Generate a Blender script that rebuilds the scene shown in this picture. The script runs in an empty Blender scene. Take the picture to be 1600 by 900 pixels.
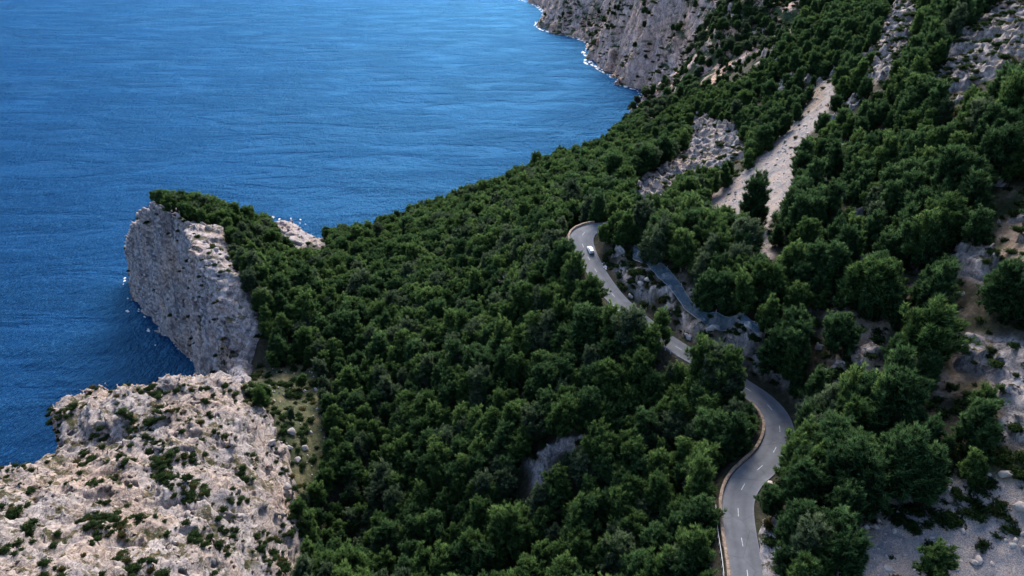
import bpy, math, random
import numpy as np
from mathutils import Vector, Matrix

random.seed(7); RNG = np.random.default_rng(7)
S = bpy.context.scene
COL = S.collection

# ------------------------------------------------------------------ camera, sky, sun, exposure
CAM_H, PITCH, FPX = 200.0, math.radians(28.0), 1100.0      # focal length in pixels of a 1600 px wide frame
cam_d = bpy.data.cameras.new('camera'); cam_d.sensor_width = 36.0
cam_d.lens = FPX / 1600.0 * 36.0; cam_d.clip_start = 1.0; cam_d.clip_end = 60000.0
cam = bpy.data.objects.new('camera', cam_d); COL.objects.link(cam)
cam.location = (0, 0, CAM_H); cam.rotation_euler = (math.pi / 2 - PITCH, 0, 0)
S.camera = cam

SUN_ELEV, SUN_AZ = math.radians(40.0), math.radians(6.0)   # azimuth measured from +Y towards +X
world = bpy.data.worlds.new('World'); S.world = world; world.use_nodes = True
wn = world.node_tree.nodes; wl = world.node_tree.links
sky = wn.new('ShaderNodeTexSky'); sky.sky_type = 'NISHITA'; sky.sun_disc = False
sky.sun_elevation = SUN_ELEV; sky.sun_rotation = SUN_AZ
sky.air_density = 1.0; sky.dust_density = 1.6; sky.ozone_density = 3.0
wl.new(sky.outputs[0], wn['Background'].inputs[0]); wn['Background'].inputs[1].default_value = 0.15
sun_d = bpy.data.lights.new('sun', 'SUN'); sun_d.energy = 2.9; sun_d.angle = math.radians(28.0)
sun_d.color = (1.0, 0.92, 0.83)
sun = bpy.data.objects.new('sun', sun_d); COL.objects.link(sun)
sdir = Vector((math.sin(SUN_AZ) * math.cos(SUN_ELEV), math.cos(SUN_AZ) * math.cos(SUN_ELEV), math.sin(SUN_ELEV)))
sun.rotation_euler = sdir.to_track_quat('Z', 'Y').to_euler(); sun.location = (0, 0, 400)
S.view_settings.view_transform = 'Standard'; S.view_settings.look = 'None'
S.view_settings.exposure = 1.08; S.view_settings.gamma = 1.0
S.cycles.max_bounces = 5; S.cycles.diffuse_bounces = 3; S.cycles.glossy_bounces = 2
S.cycles.transmission_bounces = 2; S.cycles.transparent_max_bounces = 4

# ------------------------------------------------------------------ projection helpers (placing things on the ground)
SP, CP = math.sin(PITCH), math.cos(PITCH)
def unproj(u, v, z):
    a = (u - 800.0) / FPX; b = (450.0 - v) / FPX
    d = (z - CAM_H) / (-SP + CP * b)
    return np.array([a * d, (CP + SP * b) * d, z])
def proj(x, y, z):
    dz = z - CAM_H
    d = y * CP - dz * SP
    d = np.where(d < 1, 1, d)
    return 800 + FPX * x / d, 450 - FPX * (y * SP + dz * CP) / d, d
def inside(poly, u, v):
    poly = np.asarray(poly, float); r = np.zeros(np.shape(u), bool)
    n = len(poly); j = n - 1
    for i in range(n):
        xi, yi = poly[i]; xj, yj = poly[j]
        c = ((yi > v) != (yj > v)) & (u < (xj - xi) * (v - yi) / (yj - yi + 1e-12) + xi)
        r ^= c; j = i
    return r
def polydist(poly, x, y, closed=True):
    poly = np.asarray(poly, float)[:, :2]; best = np.full(np.shape(x), 1e18)
    n = len(poly)
    for i in range(n if closed else n - 1):
        a = poly[i]; b = poly[(i + 1) % n]; d = b - a; L = d @ d + 1e-9
        t = np.clip(((x - a[0]) * d[0] + (y - a[1]) * d[1]) / L, 0, 1)
        best = np.minimum(best, (x - a[0] - t * d[0]) ** 2 + (y - a[1] - t * d[1]) ** 2)
    return np.sqrt(best)
def sstep(a, b, x):
    t = np.clip((x - a) / (b - a), 0, 1); return t * t * (3 - 2 * t)

# ------------------------------------------------------------------ noise
_perm = np.random.default_rng(3).permutation(256).astype(np.int32); _perm = np.concatenate([_perm, _perm])
_g = np.random.default_rng(5).normal(size=(256, 3)).astype(np.float32); _g /= np.linalg.norm(_g, axis=1)[:, None]
def perlin(x, y, z, seed=0):
    x = np.asarray(x, np.float32) + seed * 17.3; y = np.asarray(y, np.float32) + seed * 9.1; z = np.asarray(z, np.float32) + seed * 4.7
    x, y, z = np.broadcast_arrays(x, y, z)
    xi = np.floor(x).astype(np.int32); yi = np.floor(y).astype(np.int32); zi = np.floor(z).astype(np.int32)
    fx = x - xi; fy = y - yi; fz = z - zi
    w = lambda t: t * t * t * (t * (t * 6 - 15) + 10)
    wx, wy, wz = w(fx), w(fy), w(fz); r = 0
    for i in (0, 1):
        for j in (0, 1):
            for k in (0, 1):
                h = _perm[(_perm[(_perm[(xi + i) & 255] + yi + j) & 255] + zi + k) & 255]
                g = _g[h]
                d = g[..., 0] * (fx - i) + g[..., 1] * (fy - j) + g[..., 2] * (fz - k)
                r = r + d * (wx if i else 1 - wx) * (wy if j else 1 - wy) * (wz if k else 1 - wz)
    return r * 1.5
def fbm(x, y, z, o=4, seed=0, ridged=False):
    r = 0; a = 1.0; f = 1.0; s = 0
    for i in range(o):
        n = perlin(x * f, y * f, z * f, seed + i)
        if ridged: n = 1 - 2 * np.abs(n)
        r = r + a * n; s += a; a *= 0.5; f *= 2.03
    return r / s

# ------------------------------------------------------------------ the lie of the land: control heights (pixel, height)
ROAD_UV = [(1172, 985), (1171, 940), (1168, 894), (1160, 850), (1154, 811), (1154, 775), (1171, 745), (1199, 721), (1217, 690), (1219, 665), (1211, 646),
           (1187, 621), (1158, 602), (1110, 572), (1070, 550), (1040, 531), (1000, 500), (965, 469), (946, 446),
           (926, 415), (917, 398), (911, 385), (908, 372), (914, 361), (928, 356), (945, 354), (968, 352), (995, 345)]
_n = len(ROAD_UV)
rz = np.interp(np.arange(_n), [0, 10, 15, 22, _n - 1], [87, 92, 94.5, 101, 104])
ROAD_C = np.array([unproj(u, v, z) for (u, v), z in zip(ROAD_UV, rz)])
def smooth_path(P, n=3, step=1.5):
    P = np.array(P, float)
    out = []
    Q = np.vstack([2 * P[0] - P[1], P, 2 * P[-1] - P[-2]])
    for i in range(1, len(Q) - 2):
        m = max(2, int(np.linalg.norm(Q[i + 1] - Q[i]) / step))
        for t in np.linspace(0, 1, m, endpoint=False):
            p0, p1, p2, p3 = Q[i - 1], Q[i], Q[i + 1], Q[i + 2]
            out.append(0.5 * ((2 * p1) + (p2 - p0) * t + (2 * p0 - 5 * p1 + 4 * p2 - p3) * t * t + (3 * p1 - p0 - 3 * p2 + p3) * t ** 3))
    out.append(P[-1]); out = np.array(out)
    for _ in range(n):
        out[1:-1] = 0.25 * out[:-2] + 0.5 * out[1:-1] + 0.25 * out[2:]
    return out
ROAD = smooth_path(ROAD_C)

CTRL = [  # u, v, z
    # forest edge above the sea
    (480, 392, 40), (560, 388, 42), (640, 380, 45), (720, 352, 50), (790, 318, 54), (850, 285, 58), (900, 255, 60), (950, 225, 58), (1000, 200, 52), (1050, 185, 40),
    # forest interior
    (500, 425, 50), (450, 450, 54), (600, 450, 50), (700, 420, 58), (800, 370, 70), (860, 350, 84), (900, 300, 78), (960, 280, 82), (1000, 235, 74),
    (600, 500, 51), (600, 600, 50), (600, 700, 47), (600, 850, 40), (500, 520, 50), (470, 560, 50), (440, 600, 50), (700, 500, 60), (700, 620, 60), (700, 750, 56), (720, 880, 50),
    (800, 450, 76), (850, 430, 87), (800, 600, 72), (800, 720, 66), (850, 700, 72), (800, 870, 58), (900, 500, 88), (900, 650, 80), (950, 600, 85), (950, 800, 72), (1000, 870, 70), (1000, 700, 80), (1060, 640, 84), (1060, 800, 78), (1100, 700, 84), (1080, 900, 78),
    # ravine beside the pale outcrop
    (420, 560, 50), (430, 640, 52), (480, 650, 50), (470, 720, 50), (490, 800, 44), (500, 880, 38), (560, 700, 48),
    # pale outcrop
    (300, 612, 70), (200, 612, 70), (135, 622, 68), (110, 700, 66), (60, 745, 66), (0, 725, 72), (360, 605, 62), (410, 650, 58), (300, 700, 71), (200, 720, 72), (400, 750, 62),
    (445, 800, 58), (450, 880, 56), (340, 800, 71), (200, 800, 77), (60, 820, 82), (0, 890, 92), (200, 900, 86), (350, 900, 72), (-150, 800, 88), (-100, 1000, 110), (200, 1050, 100), (450, 1000, 55),
    # headland
    (295, 366, 77), (262, 342, 77), (234, 321, 75), (222, 334, 66), (213, 350, 54), (207, 380, 36), (330, 404, 74), (358, 433, 71), (385, 474, 66), (394, 502, 58), (345, 372, 73), (365, 410, 70), (375, 530, 52), (370, 590, 48),
    (290, 318, 73), (350, 338, 70), (380, 370, 64), (420, 390, 54), (400, 430, 62), (428, 360, 40), (450, 366, 20), (470, 382, 16), (440, 420, 54),
    # hillside on the right of the road
    (1180, 880, 90), (1230, 840, 95), (1260, 760, 95), (1300, 850, 97), (1350, 800, 99), (1440, 820, 100), (1500, 850, 101), (1600, 850, 104), (1500, 760, 106), (1590, 720, 110), (1600, 640, 114), (1600, 560, 119), (1540, 600, 110),
    (1400, 700, 103), (1300, 680, 98), (1400, 620, 106), (1300, 600, 100), (1230, 590, 96), (1150, 550, 96.5), (1190, 530, 101), (1080, 480, 99.5), (1000, 430, 101.5), (980, 400, 101.5), (1300, 500, 107), (1500, 500, 116), (1100, 420, 106), (1000, 360, 100),
    (1180, 440, 108), (1300, 420, 112), (1400, 400, 118), (1500, 400, 122), (1600, 400, 130), (1600, 300, 136), (1500, 300, 130), (1400, 300, 124), (1300, 300, 119), (1200, 370, 108),
    (1170, 350, 103), (1060, 330, 93), (1120, 310, 97), (1200, 260, 109), (1240, 215, 116), (1290, 140, 130), (1250, 300, 112), (1400, 200, 134), (1500, 200, 141), (1600, 200, 147),
    (1400, 100, 146), (1330, 60, 144), (1430, 20, 155), (1500, 60, 155), (1600, 20, 163), (1600, 100, 156), (1560, -60, 172),
    (1100, 205, 92), (1140, 240, 96), (1030, 290, 88), (1180, 180, 108), (1200, 120, 116), (1230, 70, 124), (1280, 60, 136),
    # far cliffs and the slopes above them
    (1020, 170, 20), (1060, 150, 34), (1100, 125, 66), (1080, 70, 104), (1150, 80, 110), (1150, 30, 118), (1200, 20, 126), (1250, 10, 130),
    (1030, 100, 58), (1000, 60, 76), (1050, 10, 106), (960, 30, 78), (1000, 5, 92), (960, 0, 82), (900, 10, 62), (880, 0, 60), (930, 50, 60), (1300, 0, 142),
]
PW = [unproj(*c) for c in CTRL] + list(ROAD[::6])
PW += [np.array(p, float) for p in [(-216, 392, 26), (-203, 388, 46), (60, 60, 92), (0, 60, 62), (-40, 60, 50), (120, 60, 103), (200, 60, 122), (20, 0, 90), (120, 0, 108), (150, 120, 128), (190, 190, 152), (240, 260, 176), (500, 500, 260), (700, 300, 320), (600, 900, 240), (400, 1100, 170),
       (500, 1600, 170), (300, 1500, 120), (250, 1900, 110), (900, 900, 330), (900, 1900, 240), (350, 700, 165), (-100, 20, 110), (-60, 0, 90), (380, 150, 220)]]
PW = np.array(PW)
CC = 10.0
def kern(x0, y0, x1, y1): return np.sqrt((x0 - x1) ** 2 + (y0 - y1) ** 2 + CC * CC)
_K = kern(PW[:, None, 0], PW[:, None, 1], PW[None, :, 0], PW[None, :, 1])
_N = len(PW); _A = np.zeros((_N + 1, _N + 1)); _A[:_N, :_N] = _K - np.eye(_N) * 1.5; _A[_N, :_N] = 1; _A[:_N, _N] = 1
_w = np.linalg.solve(_A, np.concatenate([PW[:, 2], [0]]))
def top_h(x, y):
    r = np.full(np.shape(x), _w[_N])
    for i in range(_N):
        r = r + _w[i] * np.sqrt((x - PW[i, 0]) ** 2 + (y - PW[i, 1]) ** 2 + CC * CC)
    return r

# coast line, walked from the far end towards the camera; k is how steep the shore falls there
_c = []
def cuv(u, v, k): p = unproj(u, v, 0); _c.append((p[0], p[1], k))
def cxy(x, y, k): _c.append((x, y, k))
cxy(60, 6000, 1.2); cxy(-60, 2600, 1.5); cuv(800, -6, 1.5); cuv(840, 8, 1.8); cuv(858, 22, 1.8); cuv(842, 38, 1.8); cuv(850, 47, 1.8); cuv(890, 56, 1.8); cuv(925, 66, 1.6); cuv(918, 84, 1.6); cuv(925, 98, 2.6); cuv(950, 112, 3.0)
cuv(968, 122, 3.0); cuv(985, 136, 3.0); cuv(1015, 148, 2.4); cuv(1015, 165, 1.8); cuv(1005, 184, 1.5); cxy(118, 700, 1.2); cxy(82, 600, 1.1); cxy(38, 500, 1.1); cxy(-15, 452, 1.1); cxy(-62, 432, 1.2); cxy(-100, 415, 1.3)
cuv(500, 386, 1.2); cuv(478, 368, 1.2); cuv(446, 340, 1.2); cxy(-170, 425, 1.5); cxy(-212, 408, 3); cxy(-234, 398, 7)
cuv(206, 428, 10); cuv(207, 452, 10); cuv(219, 480, 10); cuv(248, 514, 10); cuv(286, 549, 10); cuv(309, 562, 9); cxy(-153, 291, 8); cuv(309, 597, 7)
cxy(-141, 257, 6); cxy(-122, 230, 5); cxy(-112, 208, 4); cxy(-118, 193, 6); cxy(-131, 191, 6); cxy(-147, 186, 6); cxy(-150, 175, 5.5); cxy(-147, 163, 5); cxy(-140, 154, 5); cxy(-148, 156, 5); cxy(-160, 150, 5); cxy(-185, 120, 5); cxy(-220, 40, 5); cxy(-240, -200, 4)
cxy(3000, -400, 2); cxy(6000, 6000, 2)
COAST = np.array(_c)
def coast_sd(x, y):
    d = polydist(COAST, x, y); s = inside(COAST[:, :2], x, y)
    return np.where(s, d, -d)
def coast_k(x, y):
    C = COAST[1:-2]; w = 0; r = 0
    for cx, cy, k in C:
        q = 1.0 / ((x - cx) ** 2 + (y - cy) ** 2 + 30) ** 1.5
        w = w + q; r = r + q * k
    return r / w
def road_near(x, y):
    """distance to the road's centre line and the height of the road there"""
    P = ROAD; best = np.full(np.shape(x), 1e18); z = np.zeros(np.shape(x))
    for i in range(len(P) - 1):
        a, b = P[i], P[i + 1]; d = b - a; L = d[0] ** 2 + d[1] ** 2 + 1e-9
        t = np.clip(((x - a[0]) * d[0] + (y - a[1]) * d[1]) / L, 0, 1)
        q = (x - a[0] - t * d[0]) ** 2 + (y - a[1] - t * d[1]) ** 2
        m = q < best; best = np.where(m, q, best); z = np.where(m, a[2] + t * d[2], z)
    return np.sqrt(best), z
def land(x, y, road=True, parts=False):
    sh = np.shape(x); x = np.ravel(x); y = np.ravel(y)
    H = top_h(x, y)
    jit = fbm(x / 22, y / 22, 0 * x, 3, 40) * 5.0 + np.where(y > 480, fbm(x / 60, y / 60, 0 * x, 4, 44) * 30, 0)
    sd = coast_sd(x, y) + jit * np.where(y > 480, 1.0, 0.55)
    k = coast_k(x, y)
    sd = sd + np.where((x < -40) & (y < 420), fbm(x / 8, y / 8, 0 * x, 3, 48) * 2.4, 0)
    prof = np.where(sd > 0, sd * k, sd * (k if parts else 1.2))
    # the headland's sea cliff with the lower buttress standing before its foot
    fl = fbm(x / 9, y / 9, 0 * x, 3, 46) * 2.6
    npl = -.754 * x + .656 * y + fl; kb = (x + 150) * .6 - (y - 280) * .8
    knob = 13 + .80 * kb + fbm(x / 7, y / 7, 0 * x, 3, 47) * 6 + np.where(kb > 48, (kb - 48) * 8, 0)
    H = np.where((x < -80) & (y > 205) & (kb > -14), np.minimum(H, np.maximum(knob, (npl - 73.0) * 9)), H)
    H = H + fbm(x / 30, y / 30, 0 * x, 3, 50) * np.where(y > 480, 5.0, 1.6)
    if parts: return H.reshape(sh), prof.reshape(sh), sd.reshape(sh), k.reshape(sh)
    h = np.minimum(H, prof)
    if road:
        m = (x > 5) & (x < 110) & (y > 60) & (y < 300)
        if m.any():
            d, z = road_near(x[m], y[m])
            w = 1 - sstep(4.3, 9.5, d)
            h[m] = h[m] * (1 - w) + (z - 0.22) * w
    return h.reshape(sh), sd.reshape(sh)

# height lookup table for quick placement (2 m cells)
LX0, LY0, LS = -260.0, 40.0, 2.0
_gx = LX0 + LS * np.arange(335); _gy = LY0 + LS * np.arange(450)
_GX, _GY = np.meshgrid(_gx, _gy, indexing='ij')
LUT, LSD = land(_GX, _GY)
def lut(x, y, T=None):
    T = LUT if T is None else T
    fx = np.clip((np.asarray(x, float) - LX0) / LS, 0, T.shape[0] - 1.001); fy = np.clip((np.asarray(y, float) - LY0) / LS, 0, T.shape[1] - 1.001)
    i = fx.astype(int); j = fy.astype(int); a = fx - i; b = fy - j
    return (T[i, j] * (1 - a) + T[i + 1, j] * a) * (1 - b) + (T[i, j + 1] * (1 - a) + T[i + 1, j + 1] * a) * b
_gr = np.gradient(LUT, LS); LSL = np.hypot(_gr[0], _gr[1])
def hit(u, v, lo=90.0, hi=900.0):
    """where the ray of a pixel meets the ground"""
    a = (u - 800.0) / FPX; b = (450.0 - v) / FPX
    d = np.arange(lo, hi, 0.5); x = a * d; y = (CP + SP * b) * d; z = CAM_H + (-SP + CP * b) * d
    k = np.nonzero(z < lut(x, y))[0]
    if len(k) == 0: return None
    k = k[0]; return float(x[k]), float(y[k]), float(z[k]), float(d[k])

# ------------------------------------------------------------------ materials
def mat(name):
    m = bpy.data.materials.new(name); m.use_nodes = True
    nt = m.node_tree; return m, nt, nt.nodes, nt.links, nt.nodes['Principled BSDF']
class NT:
    """small helper for writing node trees"""
    def __init__(s, name):
        s.m, s.t, s.n, s.l, s.b = mat(name)
        s.co = s.n.new('ShaderNodeNewGeometry')
    def pos(s, sc=(1, 1, 1), rot=(0, 0, 0), src=None):
        mp = s.n.new('ShaderNodeMapping'); mp.inputs['Scale'].default_value = sc; mp.inputs['Rotation'].default_value = rot
        s.l.new(src or s.co.outputs['Position'], mp.inputs['Vector']); return mp.outputs[0]
    def noise(s, scale, detail=6, rough=0.6, vec=None, dist=0.0):
        q = s.n.new('ShaderNodeTexNoise'); q.inputs['Scale'].default_value = scale; q.inputs['Detail'].default_value = detail
        q.inputs['Roughness'].default_value = rough; q.inputs['Distortion'].default_value = dist
        s.l.new(vec or s.co.outputs['Position'], q.inputs['Vector']); return q.outputs['Fac']
    def vor(s, scale, vec=None, feature='DISTANCE_TO_EDGE'):
        q = s.n.new('ShaderNodeTexVoronoi'); q.feature = feature; q.inputs['Scale'].default_value = scale
        s.l.new(vec or s.co.outputs['Position'], q.inputs['Vector']); return q.outputs['Distance']
    def ramp(s, fac, stops):
        q = s.n.new('ShaderNodeValToRGB'); e = q.color_ramp.elements
        while len(e) < len(stops): e.new(0.5)
        for i, (p, c) in enumerate(stops):
            e[i].position = p; e[i].color = (c, c, c, 1) if isinstance(c, (int, float)) else (*c, 1)
        s.l.new(fac, q.inputs[0]); return q.outputs[0]
    def mix(s, fac, a, b, mode='MIX'):
        q = s.n.new('ShaderNodeMix'); q.data_type = 'RGBA'; q.blend_type = mode
        for k, v in ((0, fac), (6, a), (7, b)):
            if isinstance(v, (int, float)): q.inputs[k].default_value = v if k == 0 else (v, v, v, 1)
            elif isinstance(v, tuple): q.inputs[k].default_value = (*v, 1)
            else: s.l.new(v, q.inputs[k])
        return q.outputs[2]
    def math(s, op, a, b=0.0):
        q = s.n.new('ShaderNodeMath'); q.operation = op
        for k, v in ((0, a), (1, b)):
            if isinstance(v, (int, float)): q.inputs[k].default_value = v
            else: s.l.new(v, q.inputs[k])
        return q.outputs[0]
    def attr(s, name, out='Fac'):
        q = s.n.new('ShaderNodeAttribute'); q.attribute_name = name; return q.outputs[out]
    def nz(s):
        q = s.n.new('ShaderNodeSeparateXYZ'); s.l.new(s.co.outputs['Normal'], q.inputs[0]); return q.outputs['Z']
    def bump(s, h, strength, dist, prev=None):
        q = s.n.new('ShaderNodeBump'); q.inputs['Strength'].default_value = strength; q.inputs['Distance'].default_value = dist
        s.l.new(h, q.inputs['Height'])
        if prev is not None: s.l.new(prev, q.inputs['Normal'])
        return q.outputs[0]
    def out(s, color=None, rough=0.9, normal=None, spec=0.25):
        if color is not None:
            if isinstance(color, tuple): s.b.inputs['Base Color'].default_value = (*color, 1)
            else: s.l.new(color, s.b.inputs['Base Color'])
        if isinstance(rough, (int, float)): s.b.inputs['Roughness'].default_value = rough
        else: s.l.new(rough, s.b.inputs['Roughness'])
        s.b.inputs['Specular IOR Level'].default_value = spec
        if normal is not None: s.l.new(normal, s.b.inputs['Normal'])
        return s.m

def limestone(q, dark=1.0, big=1.0, tint=None, stain=0.9):
    """pale pink-grey limestone: colour and bump"""
    n1 = q.noise(0.05 * big, 6, 0.65); n2 = q.noise(0.35 * big, 8, 0.7, dist=0.6); n3 = q.noise(1.6 * big, 5, 0.7)
    streak = q.noise(1.0, 7, 0.68, q.pos((0.20 * big, 0.20 * big, 0.026 * big)), 0.5)
    base = q.ramp(n2, [(0.30, (0.15, 0.14, 0.145)), (0.42, (0.34, 0.30, 0.285)), (0.54, (0.47, 0.405, 0.365)), (0.72, (0.62, 0.56, 0.51))])
    warm = q.ramp(n1, [(0.42, (0.92, 0.95, 1.02)), (0.62, (1.08, 0.95, 0.86))])
    c = q.mix(1.0, base, warm, 'MULTIPLY')
    st = q.ramp(streak, [(0.36, (0.26, 0.29, 0.34)), (0.46, (0.60, 0.63, 0.69)), (0.53, (0.94, 0.92, 0.92)), (0.7, (1.08, 0.98, 0.94))])
    steep = q.ramp(q.nz(), [(0.25, 1.0), (0.6, 0.0)])
    c = q.mix(q.math('MULTIPLY', steep, stain), c, q.mix(1.0, c, st, 'MULTIPLY'))
    f1 = q.noise(0.22 * big, 5, 0.7, q.pos((1.5, 0.7, .6), (0.5, 0.3, 0.9)), 0.8); f2 = q.noise(0.7 * big, 5, 0.7, q.pos((0.8, 1.6, .6), (0.9, 0.1, 0.5)), 0.6)
    crk = q.ramp(q.math('ABSOLUTE', q.math('SUBTRACT', f1, 0.5)), [(0.0, 0.30), (0.022, 0.85), (0.05, 1.0)])
    crk2 = q.ramp(q.math('ABSOLUTE', q.math('SUBTRACT', f2, 0.5)), [(0.0, 0.45), (0.03, 1.0)])
    msk = q.ramp(n1, [(0.35, 0.3), (0.6, 1.0)])
    c = q.mix(0.8, c, crk, 'MULTIPLY'); c = q.mix(msk, c, q.mix(1.0, c, crk2, 'MULTIPLY'))
    n6 = q.noise(4.5 * big, 4, 0.75); sp = q.ramp(q.math('ADD', q.math('MULTIPLY', n3, .5), q.math('MULTIPLY', n6, .5)), [(0.36, 0.42), (0.47, 0.92), (0.66, 1.22)])
    c = q.mix(1.0, c, sp, 'MULTIPLY')
    if tint: c = q.mix(1.0, c, tint, 'MULTIPLY')
    if dark != 1.0: c = q.mix(1.0, c, dark, 'MULTIPLY')
    h = q.math('ADD', q.math('MULTIPLY', n2, 1.0), q.math('MULTIPLY', n3, 0.35))
    h = q.math('ADD', h, q.math('ADD', q.math('MULTIPLY', crk, 0.25), q.math('MULTIPLY', n6, 0.18)))
    return c, h

def rock_material(name, dark=1.0, big=1.0, green=True, tint=None, scrub=None, stain=0.9):
    q = NT(name); c, h = limestone(q, dark, big, tint, 0.4 if scrub else stain)
    # thin soil, dry tan grass and low green growth on the ledges
    n = q.noise(0.16 * big, 6, 0.68); n4 = q.noise(0.9 * big, 4, 0.7)
    flat = q.ramp(q.nz(), [(0.10, 0.0), (0.55, 1.0)] if scrub else [(0.55, 0.0), (0.80, 1.0)])
    gm = q.math('MULTIPLY', q.ramp(q.math('ADD', n, q.math('MULTIPLY', n4, 0.25)), [(0.60, 0.0), (0.645, 1.0)] if scrub else [(0.655, 0.0), (0.70, 1.0)]), flat)
    gcol = q.ramp(n4, [(0.38, (0.025, 0.035, 0.012)), (0.52, (0.06, 0.055, 0.025)), (0.66, (0.21, 0.15, 0.085))])
    if scrub: gcol = q.ramp(n4, [(0.35, (0.014, 0.030, 0.014)), (0.55, (0.035, 0.062, 0.026)), (0.72, (0.08, 0.095, 0.045))])
    if green: c = q.mix(q.math('MULTIPLY', gm, q.attr('green')), c, gcol)
    return q.out(c, 0.92, q.bump(h, 0.9, 0.6 / big))

M = {}
M['rock'] = rock_material('pale_limestone', 0.90, 1.0, True, (1.04, 1.0, 0.94))
M['far_rock'] = rock_material('far_limestone', 1.0, 0.40, True, (1.65, 1.32, 1.18), True)
M['cliff'] = rock_material('grey_sea_cliff', 0.98, 1.0, True, (0.99, 1.0, 1.03), False, 1.0)
M['crag'] = rock_material('crag_limestone', 0.92, 1.1)

q = NT('hillside_ground')                                     # soil, dry grass, limestone ribs and scree by painted zones
c_rock, h_rock = limestone(q)
n = q.noise(0.12, 6, 0.65); n2 = q.noise(0.8, 5, 0.7); n3 = q.noise(3.0, 4, 0.7)
grass = q.ramp(q.math('ADD', q.math('MULTIPLY', n, 0.6), q.math('MULTIPLY', n2, 0.4)), [(0.34, (0.018, 0.028, 0.012)), (0.47, (0.045, 0.055, 0.022)), (0.58, (0.12, 0.105, 0.055)), (0.7, (0.19, 0.15, 0.10))])
grass = q.mix(1.0, grass, q.ramp(n3, [(0.3, 0.5), (0.7, 1.5)]), 'MULTIPLY')
scree = q.ramp(q.noise(5.0, 5, 0.8), [(0.36, (0.13, 0.12, 0.12)), (0.5, (0.30, 0.275, 0.26)), (0.64, (0.48, 0.44, 0.41))])
scree = q.mix(1.0, scree, q.ramp(n2, [(0.3, (0.8, 0.84, 0.92)), (0.7, (1.15, 1.02, 0.95))]), 'MULTIPLY')
scree = q.mix(1.0, scree, q.ramp(q.noise(0.22, 5, 0.7, None, 1.0), [(0.36, (0.62, 0.66, 0.74)), (0.5, (1.0, 0.98, 0.96)), (0.64, (1.12, 0.98, 0.84))]), 'MULTIPLY')
soil = q.ramp(n2, [(0.3, (0.10, 0.070, 0.048)), (0.5, (0.23, 0.170, 0.125)), (0.7, (0.35, 0.28, 0.23))])
litter = q.ramp(n2, [(0.3, (0.012, 0.014, 0.008)), (0.55, (0.035, 0.032, 0.020)), (0.75, (0.085, 0.070, 0.050))])
c = q.mix(q.attr('rock'), q.mix(q.attr('grass'), litter, grass), c_rock)
c = q.mix(q.attr('scree'), c, scree)
c = q.mix(q.attr('soil'), c, soil)
hh = q.math('ADD', h_rock, q.math('MULTIPLY', n3, 0.3))
M['ground'] = q.out(c, 0.95, q.bump(hh, 0.8, 0.5))

q = NT('deep_sea_water')
w0 = q.noise(0.05, 3, 0.55, q.pos((1.5, 0.9, 1), (0, 0, 0.5)), 0.4)
w1 = q.noise(0.20, 4, 0.62, q.pos((1.7, 0.75, 1), (0, 0, 0.55)), 0.6); w2 = q.noise(0.60, 5, 0.68, q.pos((1.5, 0.8, 1), (0, 0, 0.75)), 0.5)
hw = q.math('ADD', q.math('MULTIPLY', w1, 1.15), q.math('MULTIPLY', w2, 0.75)); hw = q.math('ADD', hw, q.math('MULTIPLY', w0, 1.7))
lanes = q.ramp(q.noise(0.011, 3, 0.55, q.pos((1.0, 2.6, 1), (0, 0, 0.5)), 0.8), [(0.35, 0.62), (0.62, 1.15)]); hw = q.math('MULTIPLY', hw, lanes)
bn = q.bump(hw, 1.0, 3.6)
pc = q.ramp(q.math('ADD', q.math('MULTIPLY', q.noise(0.006, 4, 0.6), .6), q.math('MULTIPLY', w1, .4)), [(0.3, (0.0003, 0.013, 0.068)), (0.7, (0.0008, 0.036, 0.145))])
gl = q.n.new('ShaderNodeBsdfGlossy'); gl.inputs['Color'].default_value = (0.16, 0.50, 0.86, 1); gl.inputs['Roughness'].default_value = 0.34; q.l.new(bn, gl.inputs['Normal'])
df = q.n.new('ShaderNodeBsdfDiffuse'); q.l.new(pc, df.inputs['Color']); q.l.new(bn, df.inputs['Normal'])
fr = q.n.new('ShaderNodeFresnel'); fr.inputs['IOR'].default_value = 1.30; q.l.new(bn, fr.inputs['Normal'])
mx = q.n.new('ShaderNodeMixShader'); q.l.new(q.math('MULTIPLY', fr.outputs[0], 0.52), mx.inputs[0]); q.l.new(df.outputs[0], mx.inputs[1]); q.l.new(gl.outputs[0], mx.inputs[2])
q.l.new(mx.outputs[0], q.n['Material Output'].inputs['Surface']); M['sea'] = q.m

q = NT('sea_foam'); M['foam'] = q.out(q.ramp(q.noise(1.5, 3), [(0.3, 0.45), (0.7, 0.8)]), 0.7)

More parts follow.
